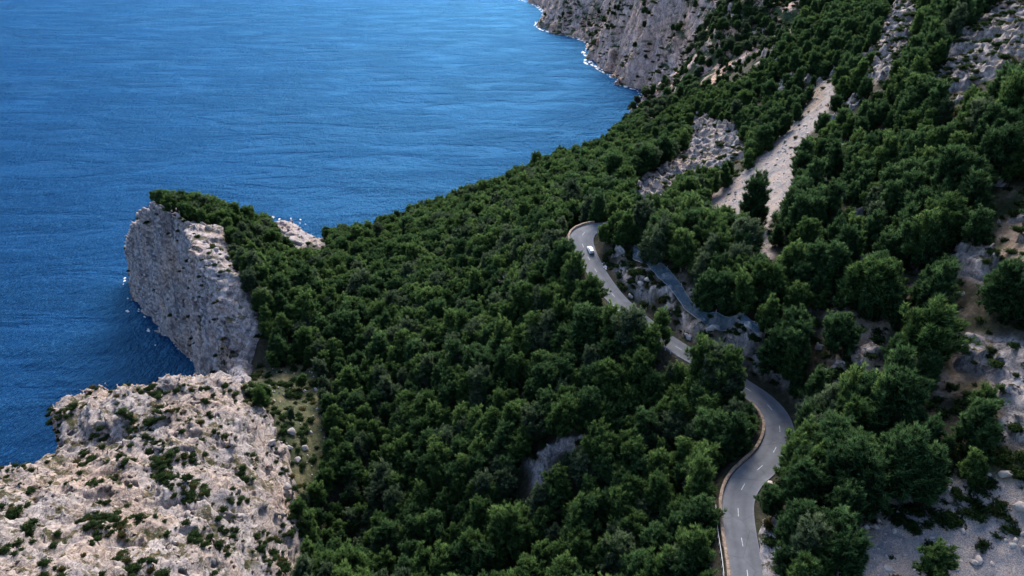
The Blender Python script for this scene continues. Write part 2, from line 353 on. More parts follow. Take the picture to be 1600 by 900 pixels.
def leaf_material(name, dark, mid, light):
    q = NT(name)
    oi = q.n.new('ShaderNodeObjectInfo')
    a = q.attr('tone')
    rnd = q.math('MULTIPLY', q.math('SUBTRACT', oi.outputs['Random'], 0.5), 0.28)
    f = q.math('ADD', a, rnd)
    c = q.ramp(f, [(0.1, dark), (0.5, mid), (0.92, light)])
    m = q.out(c, 0.75, None, 0.12)
    tr = q.n.new('ShaderNodeBsdfTranslucent'); q.l.new(c, tr.inputs['Color'])
    mx = q.n.new('ShaderNodeMixShader'); mx.inputs[0].default_value = 0.40
    o = q.n['Material Output']
    q.l.new(q.b.outputs[0], mx.inputs[1]); q.l.new(tr.outputs[0], mx.inputs[2]); q.l.new(mx.outputs[0], o.inputs['Surface'])
    return m
LEAF = {
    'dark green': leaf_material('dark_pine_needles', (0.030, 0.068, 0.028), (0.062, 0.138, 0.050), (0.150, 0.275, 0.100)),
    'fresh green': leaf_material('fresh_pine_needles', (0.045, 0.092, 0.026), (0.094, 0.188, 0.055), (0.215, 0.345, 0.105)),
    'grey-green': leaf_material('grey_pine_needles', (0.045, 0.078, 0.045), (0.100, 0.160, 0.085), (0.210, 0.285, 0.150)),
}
LEAF['shrub'] = leaf_material('shrub_leaves', (0.014, 0.032, 0.012), (0.040, 0.080, 0.024), (0.085, 0.140, 0.045))
LEAF['dry'] = leaf_material('dry_shrub_leaves', (0.05, 0.045, 0.015), (0.11, 0.10, 0.035), (0.20, 0.16, 0.07))
q = NT('pine_bark'); M['bark'] = q.out(q.ramp(q.noise(3, 4), [(0.3, (0.05, 0.04, 0.035)), (0.7, (0.13, 0.11, 0.10))]), 0.95)
q = NT('dead_grey_wood'); M['dead'] = q.out(q.ramp(q.noise(3, 4), [(0.3, (0.22, 0.20, 0.19)), (0.7, (0.40, 0.37, 0.35))]), 0.9)

q = NT('worn_asphalt')
n = q.noise(0.25, 5, 0.6); n2 = q.noise(6, 4, 0.7); n5 = q.noise(0.9, 6, 0.7)
c = q.ramp(n, [(0.3, (0.095, 0.100, 0.115)), (0.7, (0.140, 0.146, 0.162))])
c = q.mix(1.0, c, q.ramp(n2, [(0.3, 0.86), (0.7, 1.12)]), 'MULTIPLY')
c = q.mix(1.0, c, q.ramp(q.math('ABSOLUTE', q.attr('across')), [(0.1, 1.05), (0.42, 0.88), (0.62, 1.02), (0.86, 1.1), (0.97, 1.35)]), 'MULTIPLY')
c = q.mix(1.0, c, q.ramp(q.vor(0.12, q.pos((1, 1, 1)), 'DISTANCE_TO_EDGE'), [(0.0, 0.72), (0.012, 1.0)]), 'MULTIPLY')
c = q.mix(1.0, c, q.ramp(n5, [(0.3, 0.9), (0.7, 1.08)]), 'MULTIPLY')
M['asphalt'] = q.out(c, 0.85, q.bump(n2, 0.3, 0.02))
q = NT('road_paint'); M['paint'] = q.out(q.ramp(q.noise(2.2, 5, 0.7), [(0.35, 0.25), (0.55, 0.55)]), 0.7)
q = NT('parapet_stone')
c = q.ramp(q.noise(1.2, 6, 0.7), [(0.3, (0.14, 0.10, 0.075)), (0.5, (0.30, 0.22, 0.165)), (0.72, (0.44, 0.36, 0.29))])
c = q.mix(1.0, c, q.ramp(q.vor(1.6), [(0.0, 0.45), (0.08, 1.0)]), 'MULTIPLY')
M['parapet'] = q.out(c, 0.95, q.bump(q.noise(3, 5), 0.8, 0.1))
def plain(name, col, rough=0.5, metal=0.0, spec=0.5, var=0.1):
    q = NT(name); c = q.ramp(q.noise(1.3, 5, 0.65), [(0.3, tuple(x * (1 - var) for x in col)), (0.7, tuple(min(1, x * (1 + var)) for x in col))])
    q.b.inputs['Metallic'].default_value = metal; M[name] = q.out(c, rough, None, spec); return M[name]
plain('galvanised_steel', (0.55, 0.56, 0.58), 0.45, 0.6)
plain('white_car_paint', (0.80, 0.80, 0.80), 0.25, 0, 0.5, 0.02)
plain('car_glass', (0.015, 0.018, 0.022), 0.08)
plain('rubber', (0.02, 0.02, 0.02), 0.8)
plain('alloy', (0.5, 0.5, 0.52), 0.35, 0.8)
plain('red_lens', (0.35, 0.015, 0.012), 0.2)
plain('grey_plastic', (0.06, 0.06, 0.065), 0.6)
plain('net_blue', (0.13, 0.21, 0.29), 0.7, 0.0, 0.3, 0.3)
plain('concrete', (0.30, 0.31, 0.33), 0.9, 0, 0.2, 0.25)
plain('white_rubble', (0.72, 0.71, 0.69), 0.9, 0, 0.2, 0.12)

# ------------------------------------------------------------------ mesh helpers
def mesh_np(name, V, F, m, attrs=None, smooth=True):
    """V (n,3), F (k,3|4) -> mesh; attrs: per-vertex floats"""
    V = np.asarray(V, np.float32); F = np.asarray(F, np.int32)
    me = bpy.data.meshes.new(name); k = F.shape[1]
    me.vertices.add(len(V)); me.vertices.foreach_set('co', V.ravel())
    me.loops.add(F.size); me.loops.foreach_set('vertex_index', F.ravel())
    me.polygons.add(len(F)); me.polygons.foreach_set('loop_start', np.arange(0, F.size, k, dtype=np.int32))
    try: me.polygons.foreach_set('loop_total', np.full(len(F), k, np.int32))
    except Exception: pass
    me.update(calc_edges=True); me.validate()
    if smooth: me.polygons.foreach_set('use_smooth', np.ones(len(me.polygons), bool))
    for a, vals in (attrs or {}).items():
        at = me.attributes.new(a, 'FLOAT', 'POINT'); at.data.foreach_set('value', np.asarray(vals, np.float32))
    if m is not None: me.materials.append(m)
    return me
def link(name, me, parent=None, loc=None, **props):
    o = bpy.data.objects.new(name, me); COL.objects.link(o)
    if loc is not None: o.location = loc
    if parent is not None: o.parent = parent
    for k, v in props.items(): o[k] = v
    return o
def tag(o, label, cat, group=None):
    o['label'] = label; o['category'] = cat
    if group: o['group'] = group
    return o
def grid_faces(nx, ny):
    i = np.arange(nx * ny).reshape(nx, ny)
    return np.stack([i[:-1, :-1], i[1:, :-1], i[1:, 1:], i[:-1, 1:]], -1).reshape(-1, 4)
def surface_net(vol, origin, vs):
    """naive surface nets: vol > 0 is solid"""
    s = vol > 0; nx, ny, nz = vol.shape
    cnt = np.zeros((nx - 1, ny - 1, nz - 1), np.int8); acc = None
    inside8 = np.zeros((nx - 1, ny - 1, nz - 1), np.int8)
    for i in (0, 1):
        for j in (0, 1):
            for k in (0, 1): inside8 += s[i:nx - 1 + i, j:ny - 1 + j, k:nz - 1 + k]
    act = (inside8 > 0) & (inside8 < 8); I = np.argwhere(act).astype(np.int32)
    P = np.zeros((len(I), 3), np.float32); C = np.zeros(len(I), np.float32)
    corners = [(i, j, k) for i in (0, 1) for j in (0, 1) for k in (0, 1)]
    for a in corners:
        for ax in range(3):
            if a[ax] == 1: continue
            b = list(a); b[ax] = 1
            va = vol[I[:, 0] + a[0], I[:, 1] + a[1], I[:, 2] + a[2]]; vb = vol[I[:, 0] + b[0], I[:, 1] + b[1], I[:, 2] + b[2]]
            m = (va > 0) != (vb > 0); t = va / np.where(m, va - vb, 1)
            for c in range(3): P[:, c] += np.where(m, a[c] + (t if c == ax else 0), 0)
            C += m
    P = I + P / C[:, None]
    idx = np.full(act.shape, -1, np.int32); idx[act] = np.arange(len(I))
    F = []
    for ax in range(3):
        o1, o2 = [(1, 2), (2, 0), (0, 1)][ax]
        sl0 = [slice(1, -1)] * 3; sl1 = [slice(1, -1)] * 3; sl0[ax] = slice(0, -1); sl1[ax] = slice(1, None)
        A = s[tuple(sl0)]; B = s[tuple(sl1)]; E = np.argwhere(A != B)
        if len(E) == 0: continue
        flip = A[tuple(E.T)]
        off = np.ones(3, int); off[ax] = 0; E = E + off
        def cell(d1, d2):
            e = E.copy(); e[:, o1] += d1; e[:, o2] += d2; return idx[tuple(e.T)]
        q4 = np.stack([cell(-1, -1), cell(0, -1), cell(0, 0), cell(-1, 0)], 1)
        q4 = np.where(flip[:, None], q4, q4[:, ::-1]); F.append(q4)
    F = np.vstack(F); F = F[(F >= 0).all(1)]
    return P * vs + np.asarray(origin), F

# zones painted on the ground, traced in the photograph and laid onto the land
Z_ROAD = [[(1116, 960), (1116, 800), (1122, 760), (1130, 740), (1160, 718), (1190, 700), (1192, 665), (1183, 630), (1140, 586), (1165, 594), (1200, 606), (1226, 632), (1208, 660), (1200, 690), (1203, 725), (1192, 765), (1188, 800), (1186, 830), (1168, 860), (1172, 960)],
          [(1022, 503), (1050, 522), (1078, 545), (1062, 560), (1040, 555), (1026, 540)],
          [(884, 368), (892, 352), (918, 345), (937, 356), (936, 385), (950, 415), (957, 440), (990, 470), (990, 490), (975, 498), (942, 478), (942, 445), (925, 425), (905, 405), (897, 385)]]
Z_GLADE = [(824, 716), (848, 697), (880, 683), (928, 678), (914, 699), (880, 707), (860, 720), (847, 762), (831, 766)]
Z_CUT = [[(940, 395), (985, 385), (1060, 430), (1100, 480), (1192, 515), (1200, 555), (1130, 548), (1085, 545), (1000, 478), (960, 435)]]
Z_SCREE = [[(1280, 118), (1310, 140), (1295, 172), (1248, 236), (1240, 300), (1205, 340), (1206, 400), (1178, 432), (1192, 380), (1182, 348), (1112, 326), (1104, 308), (1160, 268), (1206, 228), (1238, 192), (1266, 162)],
            [(1345, 960), (1345, 840), (1372, 790), (1400, 765), (1480, 750), (1650, 745), (1650, 960)],
           [(935, 468), (985, 492), (965, 500), (940, 490)]]
Z_ROCK = [Z_GLADE, [(1085, 180), (1150, 198), (1168, 245), (1120, 262), (1070, 268), (1032, 312), (995, 318), (988, 288), (1040, 258), (1080, 222)],
          [(1485, 520), (1620, 535), (1620, 712), (1562, 690), (1550, 600), (1490, 572)],
          [(1350, 112), (1375, 60), (1400, 0), (1440, 0), (1424, 60), (1405, 110), (1370, 130)],
          [(1450, 130), (1490, 60), (1560, 10), (1620, -20), (1620, 90), (1560, 120), (1480, 150)],
          [(1480, 395), (1560, 390), (1560, 440), (1500, 440)], [(1060, 500), (1110, 525), (1140, 550), (1080, 545), (1045, 520)],
          [(960, 430), (1000, 440), (1020, 470), (1010, 480), (985, 465)], [(1140, 500), (1195, 515), (1195, 545), (1150, 535)],
          [(1100, 0), (1200, 0), (1220, 60), (1140, 110), (1090, 100)], [(1200, 80), (1235, 85), (1250, 150), (1215, 145)], [(1440, 320), (1480, 310), (1480, 350), (1445, 360)]]
Z_SOIL = [[(1290, 480), (1380, 490), (1385, 560), (1350, 600), (1310, 590), (1290, 540)], [(1405, 612), (1530, 562), (1542, 588), (1420, 640)], [(1272, 130), (1292, 128), (1280, 170), (1255, 180)],
          [(1345, 760), (1395, 770), (1370, 830), (1345, 840)], [(1560, 345), (1620, 335), (1620, 420), (1560, 400)], [(1390, 440), (1430, 440), (1420, 480), (1390, 480)]]
Z_GRASS = [[(405, 580), (470, 566), (530, 590), (500, 640), (520, 700), (480, 770), (470, 900), (440, 900), (458, 830), (430, 650), (365, 600)],
           [(1530, 300), (1620, 290), (1620, 420), (1550, 420)], [(1440, 720), (1620, 700), (1620, 770), (1440, 770)], [(1340, 740), (1380, 750), (1380, 840), (1340, 820)]]
Z_BARE_HEAD = [(190, 296), (230, 308), (262, 336), (311, 347), (350, 362), (363, 392), (382, 437), (396, 470), (408, 495), (404, 520), (394, 556), (390, 596), (380, 606), (300, 640), (180, 640)]
Z_TIP = [(418, 336), (440, 322), (470, 330), (520, 384), (468, 392), (436, 366)]
Z_OUTCROP = [(-60, 560), (280, 560), (310, 596), (372, 600), (420, 650), (448, 720), (462, 830), (448, 960), (-60, 960)]
def in_any(zs, u, v):
    r = np.zeros(np.shape(u), bool)
    for z in zs: r |= inside(z, u, v)
    return r

# ------------------------------------------------------------------ sea
link('sea', mesh_np('sea', [(-9000, -400, 0), (9000, -400, 0), (9000, 30000, 0), (-9000, 30000, 0)], [(0, 1, 2, 3)], M['sea'], smooth=False), kind='structure')
link('seabed', mesh_np('seabed', [(-9000, -400, -12), (9000, -400, -12), (9000, 30000, -12), (-9000, 30000, -12)], [(0, 1, 2, 3)], M['far_rock'], smooth=False), kind='structure')

# ------------------------------------------------------------------ hillside (height field, 1.25 m)
HS = 1.0; hx = np.arange(-135, 420, HS); hy = np.arange(30, 520, HS)
X, Y = np.meshgrid(hx, hy, indexing='ij'); Hh, SDh = land(X, Y)
U, Vv, D = proj(X, Y, Hh)
ju = fbm(X / 5, Y / 5, 0 * X, 3, 60) * 16 * (250 / D); jv = fbm(X / 5, Y / 5, 0 * X, 3, 63) * 12 * (250 / D)
uu, vv = U + ju, Vv + jv
def soft(zs): return in_any(zs, uu, vv).astype(np.float32)
m_rock, m_scree, m_soil = soft(Z_ROCK), soft(Z_SCREE), soft(Z_SOIL)
def blur(a):
    for _ in range(1):
        b = a.copy(); b[1:-1] = (a[:-2] + 2 * a[1:-1] + a[2:]) / 4; a = b.copy(); a[:, 1:-1] = (b[:, :-2] + 2 * b[:, 1:-1] + b[:, 2:]) / 4
    return a
rd, _z = road_near(X, Y)
clear = sstep(4.6, 8.0, rd)
right = (X > 40 + 0 * Y) | (Y > 300)
wild = sstep(0.30, 0.5, fbm(X / 14, Y / 14, 0 * X, 4, 70)) * np.where(U > 1000, 1, 0.35)
gy_, gx_ = np.gradient(Hh, HS); steep = sstep(1.1, 1.7, np.hypot(gx_, gy_))
m_rock = np.clip(blur(m_rock) + wild * 0.9 + steep * np.where(U > 1180, .8, .25), 0, 1) * clear
m_grass = np.clip(blur(soft(Z_GRASS)) + sstep(.1, .4, fbm(X / 10, Y / 10, 0 * X, 3, 78)) * .35, 0, 1); m_scree = blur(m_scree) * clear; m_soil = np.clip(blur(m_soil) + sstep(0.28, 0.5, fbm(X / 9, Y / 9, 0 * X, 3, 77)) * 0.4 * (U > 1180), 0, 1) * clear
cut = np.clip(blur(soft(Z_CUT)), 0, 1) * clear
m_rock = np.clip(m_rock * (1 - cut * .5) + cut * sstep(0.0, 0.25, fbm(X / 4, Y / 4, 0 * X, 3, 80)), 0, 1); m_soil = np.clip(m_soil + cut * 0.45 * sstep(-.1, .2, fbm(X / 5, Y / 5, 0 * X, 3, 81)) * (1 - m_rock), 0, 1)
rid = fbm(X / 11, Y / 11, 0 * X, 5, 90, True)
blocky = np.floor(fbm(X / 6, Y / 6, 0 * X, 3, 95) * 5) / 5
rid2 = fbm(X / 3.6 + rid, Y / 3.6, 0 * X, 3, 91, True)
Hd = Hh + m_rock * (rid * 1.0 + rid2 * .5 - 0.4) + (1 - m_rock) * fbm(X / 3, Y / 3, 0 * X, 3, 97) * 0.5 * clear + m_scree * fbm(X / 2.2, Y / 2.2, 0 * X, 2, 99) * 0.5
# sink the sheet below the separately modelled rock masses
sink = (in_any([Z_BARE_HEAD], U, Vv) & (X < -75) & (Y > 215)) | (in_any([Z_OUTCROP], U, Vv) & (X < -40) & (Y < 240))
sink = blur(blur(sink.astype(np.float32)))
Hd = Hd - sink * 3.0
Hd = np.where(SDh < 2, np.minimum(Hd, -1.5), Hd)
V3 = np.stack([X, Y, Hd], -1).reshape(-1, 3)
F4 = grid_faces(len(hx), len(hy))
keep = (Hd.ravel()[F4] > -1.0).any(1); F4 = F4[keep]
used = np.zeros(len(V3), bool); used[F4.ravel()] = True; rem = np.cumsum(used) - 1
link('hillside', mesh_np('hillside', V3[used], rem[F4], M['ground'], {'rock': m_rock.ravel()[used], 'scree': m_scree.ravel()[used], 'soil': m_soil.ravel()[used], 'grass': m_grass.ravel()[used]}), kind='structure')

# ------------------------------------------------------------------ rock masses (solid fields, surface nets)
def rock_chunk(name, x0, x1, y0, y1, z0, z1, vs, m, zone, amp, seed, extra=None, sc=1.0, dip=(0.35, 0.2, 1.0), relief=(0, 20), ledge=0.5):
    gx = np.arange(x0, x1, vs); gy = np.arange(y0, y1, vs); gz = np.arange(z0, z1, vs)
    GX, GY = np.meshgrid(gx, gy, indexing='ij')
    Ht, pr, sd, kk = land(GX, GY, parts=True); h = np.minimum(Ht, pr)
    u, v, d = proj(GX, GY, np.maximum(h, 0))
    zm = (zone(GX, GY, u, v) if callable(zone) else blur(blur(in_any(zone, u + fbm(GX / 6, GY / 6, 0 * GX, 3, 64) * 26, v + fbm(GX / 6, GY / 6, 0 * GX, 3, 67) * 18).astype(np.float32)))) if zone is not None else 1.0
    g0, g1 = np.gradient(h, vs); st = np.hypot(g0, g1)
    if zone is not None and not callable(zone): zm = np.clip(zm + sstep(1.2, 2.0, st) * (h > 1), 0, 1)
    if relief[0]:
        ra = (GX * .8 + GY * .6) / relief[1]; rb = (GY * .8 - GX * .6) / (relief[1] * 2.1)
        rg2 = fbm(ra, rb, 0 * ra, 4, seed + 21, True); st2 = fbm(GX / relief[1] * 1.3, GY / relief[1] * 1.3, 0 * ra, 3, seed + 25); st2 = st2 * 3; st2 = (np.floor(st2) + sstep(.35, .65, st2 - np.floor(st2))) / 3
        if name == 'far': zm = sstep(510, 620, GY)
        Ht = Ht + zm * relief[0] * (rg2 * .8 + st2 * 1.0 - .1)
    t0, t1 = np.gradient(Ht, vs); nt_ = np.sqrt(1 + t0 ** 2 + t1 ** 2); np_ = np.sqrt(1 + kk ** 2)
    Fa = ((Ht - (0 if name == 'far' else 3.5 * (1 - zm)))[:, :, None] - gz[None, None, :]) / nt_[:, :, None]
    if name == 'far': zm = 1.0
    Fb = ((pr - 1.0 * (1 - zm))[:, :, None] - gz[None, None, :]) / np_[:, :, None]
    hs = np.clip(.5 + .5 * (Fb - Fa) / 2.5, 0, 1); F = Fb * (1 - hs) + Fa * hs - 2.5 * hs * (1 - hs)     # rounded brow
    del Fa, Fb, hs
    F = F.astype(np.float32)
    I = np.nonzero(np.abs(F) < amp * 2.2)
    px, py, pz = gx[I[0]], gy[I[1]], gz[I[2]]
    # bedded, fractured rock: warped ridged noise plus dipping ledges
    wx = perlin(px / (14 * sc), py / (14 * sc), pz / (14 * sc), seed) * 3 * sc
    big = fbm((px + wx) / (16 * sc), py / (16 * sc), pz / (24 * sc), 3, seed + 3)
    rg = fbm((px + wx) / (7 * sc), (py - wx) / (7 * sc), pz / (13 * sc), 4, seed + 7, True)
    bl = -fbm((px - wx) / (5 * sc), (py + wx) / (5 * sc), pz / (6 * sc), 3, seed + 17, True)
    rg = rg * .6 + bl * .65
    t = (px * dip[0] + py * dip[1] + pz * dip[2] + wx * 0.8) / (3.2 * sc); led = (t - np.floor(t)); led = np.where(led < 0.8, led / 0.8, (1 - led) / 0.2) - 0.5
    zmv = (zm[I[0], I[1]] if zone is not None else 1.0)
    fine = fbm(px / (2.3 * sc), py / (2.3 * sc), pz / (3.4 * sc), 2, seed + 13, True)
    if name == 'far': zmv = sstep(505, 600, py)
    F[I] += (big * 0.9 + rg * 0.85 + fine * 0.42 + led * ledge) * amp * (0.25 + 0.75 * zmv)
    if extra is not None: F = extra(F, gx, gy, gz)
    F[0] = F[-1] = -.5; F[:, 0] = F[:, -1] = -.5; F[:, :, -1] = -.5
    P, Fc = surface_net(F, (x0, y0, z0), vs)
    keepf = (P[Fc][:, :, 2] > -1.6).any(1); Fc = Fc[keepf]
    us = np.zeros(len(P), bool); us[Fc.ravel()] = True; rm = np.cumsum(us) - 1; P = P[us]; Fc = rm[Fc]
    return P, Fc
def cave(F, gx, gy, gz):
    for (cx, cy, cz, a, b) in ((-143.5, 281.0, 25, 6.5, 14), (-137, 276, 17, 4, 8), (-170, 306, 38, 3, 16)):
        e = np.sqrt(((gx[:, None, None] - cx) / a) ** 2 + ((gy[None, :, None] - cy) / a) ** 2 + ((gz[None, None, :] - cz) / b) ** 2)
        F = np.minimum(F, (e - 1) * a)
    return F
P, Fc = rock_chunk('headland', -256, -84, 205, 445, -3, 98, 0.9, M['cliff'], [Z_BARE_HEAD, Z_TIP], 2.7, 11, cave, 0.9, (0.35, 0.2, 1.0), (2.2, 14))
gr = np.full(len(P), 0.9) * sstep(30, 50, P[:, 2])
link('sea_cliff_headland', mesh_np('headland', P, Fc, M['cliff'], {'green': gr}), kind='structure')
HEADV = P
P, Fc = rock_chunk('outcrop', -215, -35, 40, 236, -3, 118, 0.68, M['rock'], [Z_OUTCROP], 2.1, 23, None, 0.62, (0.5, -0.15, 0.8), (3.4, 13), 0.85)
link('pale_rock_outcrop', mesh_np('outcrop', P, Fc, M['rock'], {'green': np.ones(len(P))}), kind='structure')
OUTV = P
def crag_zone(GX, GY, u, v):
    d = np.hypot(GX, GY) ; a = fbm(GX / 5, GY / 5, 0 * GX, 3, 60) * 18 * (250 / d); b = fbm(GX / 5, GY / 5, 0 * GX, 3, 63) * 14 * (250 / d)
    w = sstep(0.06, 0.24, fbm(GX / 13, GY / 9, 0 * GX, 4, 70)) * (u > 1180) * np.where((u > 1340) & (v < 160), 1.0, .8)
    w2 = sstep(0.06, 0.2, fbm(GX / 7, GY / 5, 0 * GX, 3, 74)) * in_any(Z_CUT, u, v) * .8
    rdd_, _ = road_near(GX.ravel(), GY.ravel()); rdd_ = rdd_.reshape(GX.shape)
    return np.clip(blur(in_any(Z_ROCK, u + a, v + b).astype(np.float32)) + w + w2, 0, 1) * sstep(5.5, 8.5, rdd_) * (~in_any(Z_SCREE, u, v))
P, Fc = rock_chunk('crags', -14, 320, 70, 500, 60, 196, 1.05, M['crag'], crag_zone, 2.3, 57, None, 0.75, (0.6, 0.3, 0.6), (5.0, 11), 0.7)
link('limestone_crags', mesh_np('crags', P, Fc, M['crag'], {'green': np.ones(len(P))}), kind='structure')
CRAGV = P
P, Fc = rock_chunk('far', 0, 700, 500, 1960, -6, 300, 4.0, M['far_rock'], None, 9.5, 31, None, 2.8, (0.35, 0.2, 1.0), (24, 52))
link('far_cliffs', mesh_np('far_cliffs', P, Fc, M['far_rock'], {'green': np.ones(len(P))}), kind='structure')
FARV = P
# the true top of the rock masses, for standing plants on them
def topmap(P, x0, y0, nx, ny, s):
    T = np.full((nx, ny), -99.0); i = ((P[:, 0] - x0) / s).astype(int); j = ((P[:, 1] - y0) / s).astype(int)
    ok = (i >= 0) & (i < nx) & (j >= 0) & (j < ny); np.maximum.at(T, (i[ok], j[ok]), P[ok, 2]); return T
TH = topmap(HEADV, -256, 205, 172, 240, 1.0); TO = topmap(OUTV, -215, 40, 180, 196, 1.0); TF = topmap(FARV, 0, 500, 176, 366, 4.0); TC = topmap(CRAGV, -14, 70, 334, 430, 1.0)
HDT = Hd
def ground_z(x, y):
    """height of whatever surface lies on top at x, y"""
    x = np.asarray(x, float); y = np.asarray(y, float)
    i = np.clip(((x + 135) / HS).astype(int), 0, len(hx) - 2); j = np.clip(((y - 30) / HS).astype(int), 0, len(hy) - 2)
    z = np.where((x > -135) & (y < 518) & (y > 30) & (x < 363), HDT[i, j], -99.0)
    for T, x0, y0, s in ((TH, -256, 205, 1.0), (TO, -215, 40, 1.0), (TF, 0, 500, 4.0), (TC, -14, 70, 1.0)):
        a = ((x - x0) / s).astype(int); b = ((y - y0) / s).astype(int)
        ok = (a >= 0) & (a < T.shape[0]) & (b >= 0) & (b < T.shape[1])
        z = np.where(ok, np.maximum(z, T[np.clip(a, 0, T.shape[0] - 1), np.clip(b, 0, T.shape[1] - 1)]), z)
    return z

# ------------------------------------------------------------------ road with markings
RW = 3.35
def frame2d(P):
    T = np.gradient(P, axis=0); T[:, 2] = 0; T /= np.linalg.norm(T, axis=1)[:, None]
    return T, np.stack([T[:, 1], -T[:, 0], 0 * T[:, 0]], 1)   # tangent, right-hand normal
RT, RN = frame2d(ROAD)
RL = np.concatenate([[0], np.cumsum(np.linalg.norm(np.diff(ROAD, axis=0), axis=1))])
width = np.interp(RL, [0, 60, 75, 100, RL[-1] - 45, RL[-1] - 20, RL[-1]], [3.15, 3.3, 3.25, 3.1, 3.25, 4.2, 3.3])
prof = np.linspace(-1, 1, 13)
Vr = np.array([ROAD[i] + RN[i] * w * width[i] + np.array([0, 0, 0.05 * (1 - w * w)]) for i in range(len(ROAD)) for w in prof])
Vr2 = Vr.copy(); Fr = grid_faces(len(ROAD), 13)[:, ::-1]
skl = np.array([ROAD[i] + RN[i] * s * (width[i] + e) - np.array([0, 0, zz]) for i in range(len(ROAD)) for s, e, zz in ((-1, 0, 0), (-1, 0.25, 0.6), (1, 0, 0), (1, 0.25, 0.6))])
nb = len(Vr); sf = []
for i in range(len(ROAD) - 1):
    a = nb + i * 4; b = a + 4; sf += [(a, b, b + 1, a + 1), (a + 3, b + 3, b + 2, a + 2)]
road = link('road', mesh_np('road', np.vstack([Vr, skl]), np.vstack([Fr, np.array(sf)]), M['asphalt'], {'across': np.concatenate([np.tile(prof, len(ROAD)), np.ones(len(skl))])}), kind='structure')
def at_s(s): return np.array([np.interp(s, RL, ROAD[:, c]) for c in range(3)]), np.array([np.interp(s, RL, RN[:, c]) for c in range(3)])
s = 3.0; first = None
while s < RL[-1] - 8:
    pts = []
    for t in np.linspace(s, s + 2.1, 4):
        p, nrm = at_s(t)
        for w in (-0.065, 0.065): pts.append(p + nrm * w + np.array([0, 0, 0.058]))
    link('lane_dash', mesh_np('lane_dash', pts, [(0, 2, 3, 1), (2, 4, 5, 3), (4, 6, 7, 5)], M['paint'], smooth=False), road); s += 7.5

def sweep(path, sect, m, name, jitter=0.0, seed=0):
    """sweep a closed section (list of (across, up)) along a path"""
    path = np.array(path); T, N = frame2d(path); k = len(sect); r = np.random.default_rng(seed)
    V = []
    for i in range(len(path)):
        j = r.normal(0, jitter, 2) if jitter else (0, 0)
        for a, b in sect: V.append(path[i] + N[i] * (a + j[0]) + np.array([0, 0, b + (j[1] if b > 0 else 0)]))
    F = []
    for i in range(len(path) - 1):
        for c in range(k): F.append((i * k + c, i * k + (c + 1) % k, (i + 1) * k + (c + 1) % k, (i + 1) * k + c))
    V += [np.mean(V[:k], axis=0), np.mean(V[-k:], axis=0)]
    me = mesh_np(name, V, F, m, smooth=False); return me
def road_slice(sa, sb, off, step=0.9):
    out = []
    for t in np.arange(sa, sb, step):
        p, n_ = at_s(t); w = np.interp(t, RL, width); out.append(p + n_ * (off(w)))
    return np.array(out)
def s_at_uv(u, v):
    uu_, vv_, _ = proj(ROAD[:, 0], ROAD[:, 1], ROAD[:, 2]); return RL[np.argmin((uu_ - u) ** 2 + (vv_ - v) ** 2)]
def parapet(name, sa, sb, label, seed, side=-1):
    root = link(name, None, loc=tuple(at_s((sa + sb) / 2)[0])); tag(root, label, 'wall', 'stone parapets along the road'); bpy.context.view_layer.update()
    o = np.array(root.location)
    pth = road_slice(sa, sb, lambda w: side * (w + 0.45)) - o
    link('wall_body', sweep(pth, [(-0.28, -1.2), (0.28, -0.6), (0.26, 0.55), (-0.26, 0.55)], M['parapet'], 'wall_body', 0.03, seed), root)
    link('coping', sweep(pth + np.array([0, 0, 0.553]), [(-0.36, 0), (0.36, 0), (0.33, 0.14), (-0.33, 0.14)], M['parapet'], 'coping', 0.025, seed + 1), root)
    return root
s_low, s_mid = s_at_uv(1168, 930), s_at_uv(1187, 621)
parapet('parapet_wall', s_low, s_mid, 'long brown stone parapet along the outer edge of the double bend at the lower right', 1)
s_t0, s_t1 = s_at_uv(911, 385) - 2, s_at_uv(935, 355)
parapet('parapet_wall', s_t0, s_t1, 'short rust-brown stone parapet round the outside of the top bend above the car', 3)
s_g0, s_g1 = s_at_uv(1070, 550), s_at_uv(965, 469)
def guardrail(name, sa, sb, off, label, step=2.0, drop=0.0):
    mid = at_s((sa + sb) / 2)[0]; root = link(name, None, loc=tuple(mid)); tag(root, label, 'guardrail', 'metal guardrails beside the road')
    pth = road_slice(sa, sb, lambda w: -(w + off)) - mid; pth[:, 2] -= drop
    link('rail', sweep(pth + np.array([0, 0, 0.55]), [(-0.05, 0), (0.05, 0.08), (0.02, 0.16), (0.05, 0.24), (-0.05, 0.32)], M['galvanised_steel'], 'rail'), root)
    pm = None
    for p in pth[::2]:
        if pm is None:
            V = [(x, y, z) for z in (-0.8, 0.85) for x, y in ((-.06, -.06), (.06, -.06), (.06, .06), (-.06, .06))]
            pm = mesh_np('post', V, [(0, 1, 5, 4), (1, 2, 6, 5), (2, 3, 7, 6), (3, 0, 4, 7), (4, 5, 6, 7)], M['galvanised_steel'], smooth=False)
        link('post', pm, root, loc=tuple(p + np.array([-0.1, 0, 0])))
    return root
guardrail('guardrail', s_low, s_at_uv(1154, 790), 1.35, 'pale steel guardrail outside the brown parapet at the bottom of the road', drop=0.35)
guardrail('guardrail', s_g0, s_g1, 0.5, 'steel guardrail on posts above the rubble bank midway up the road')

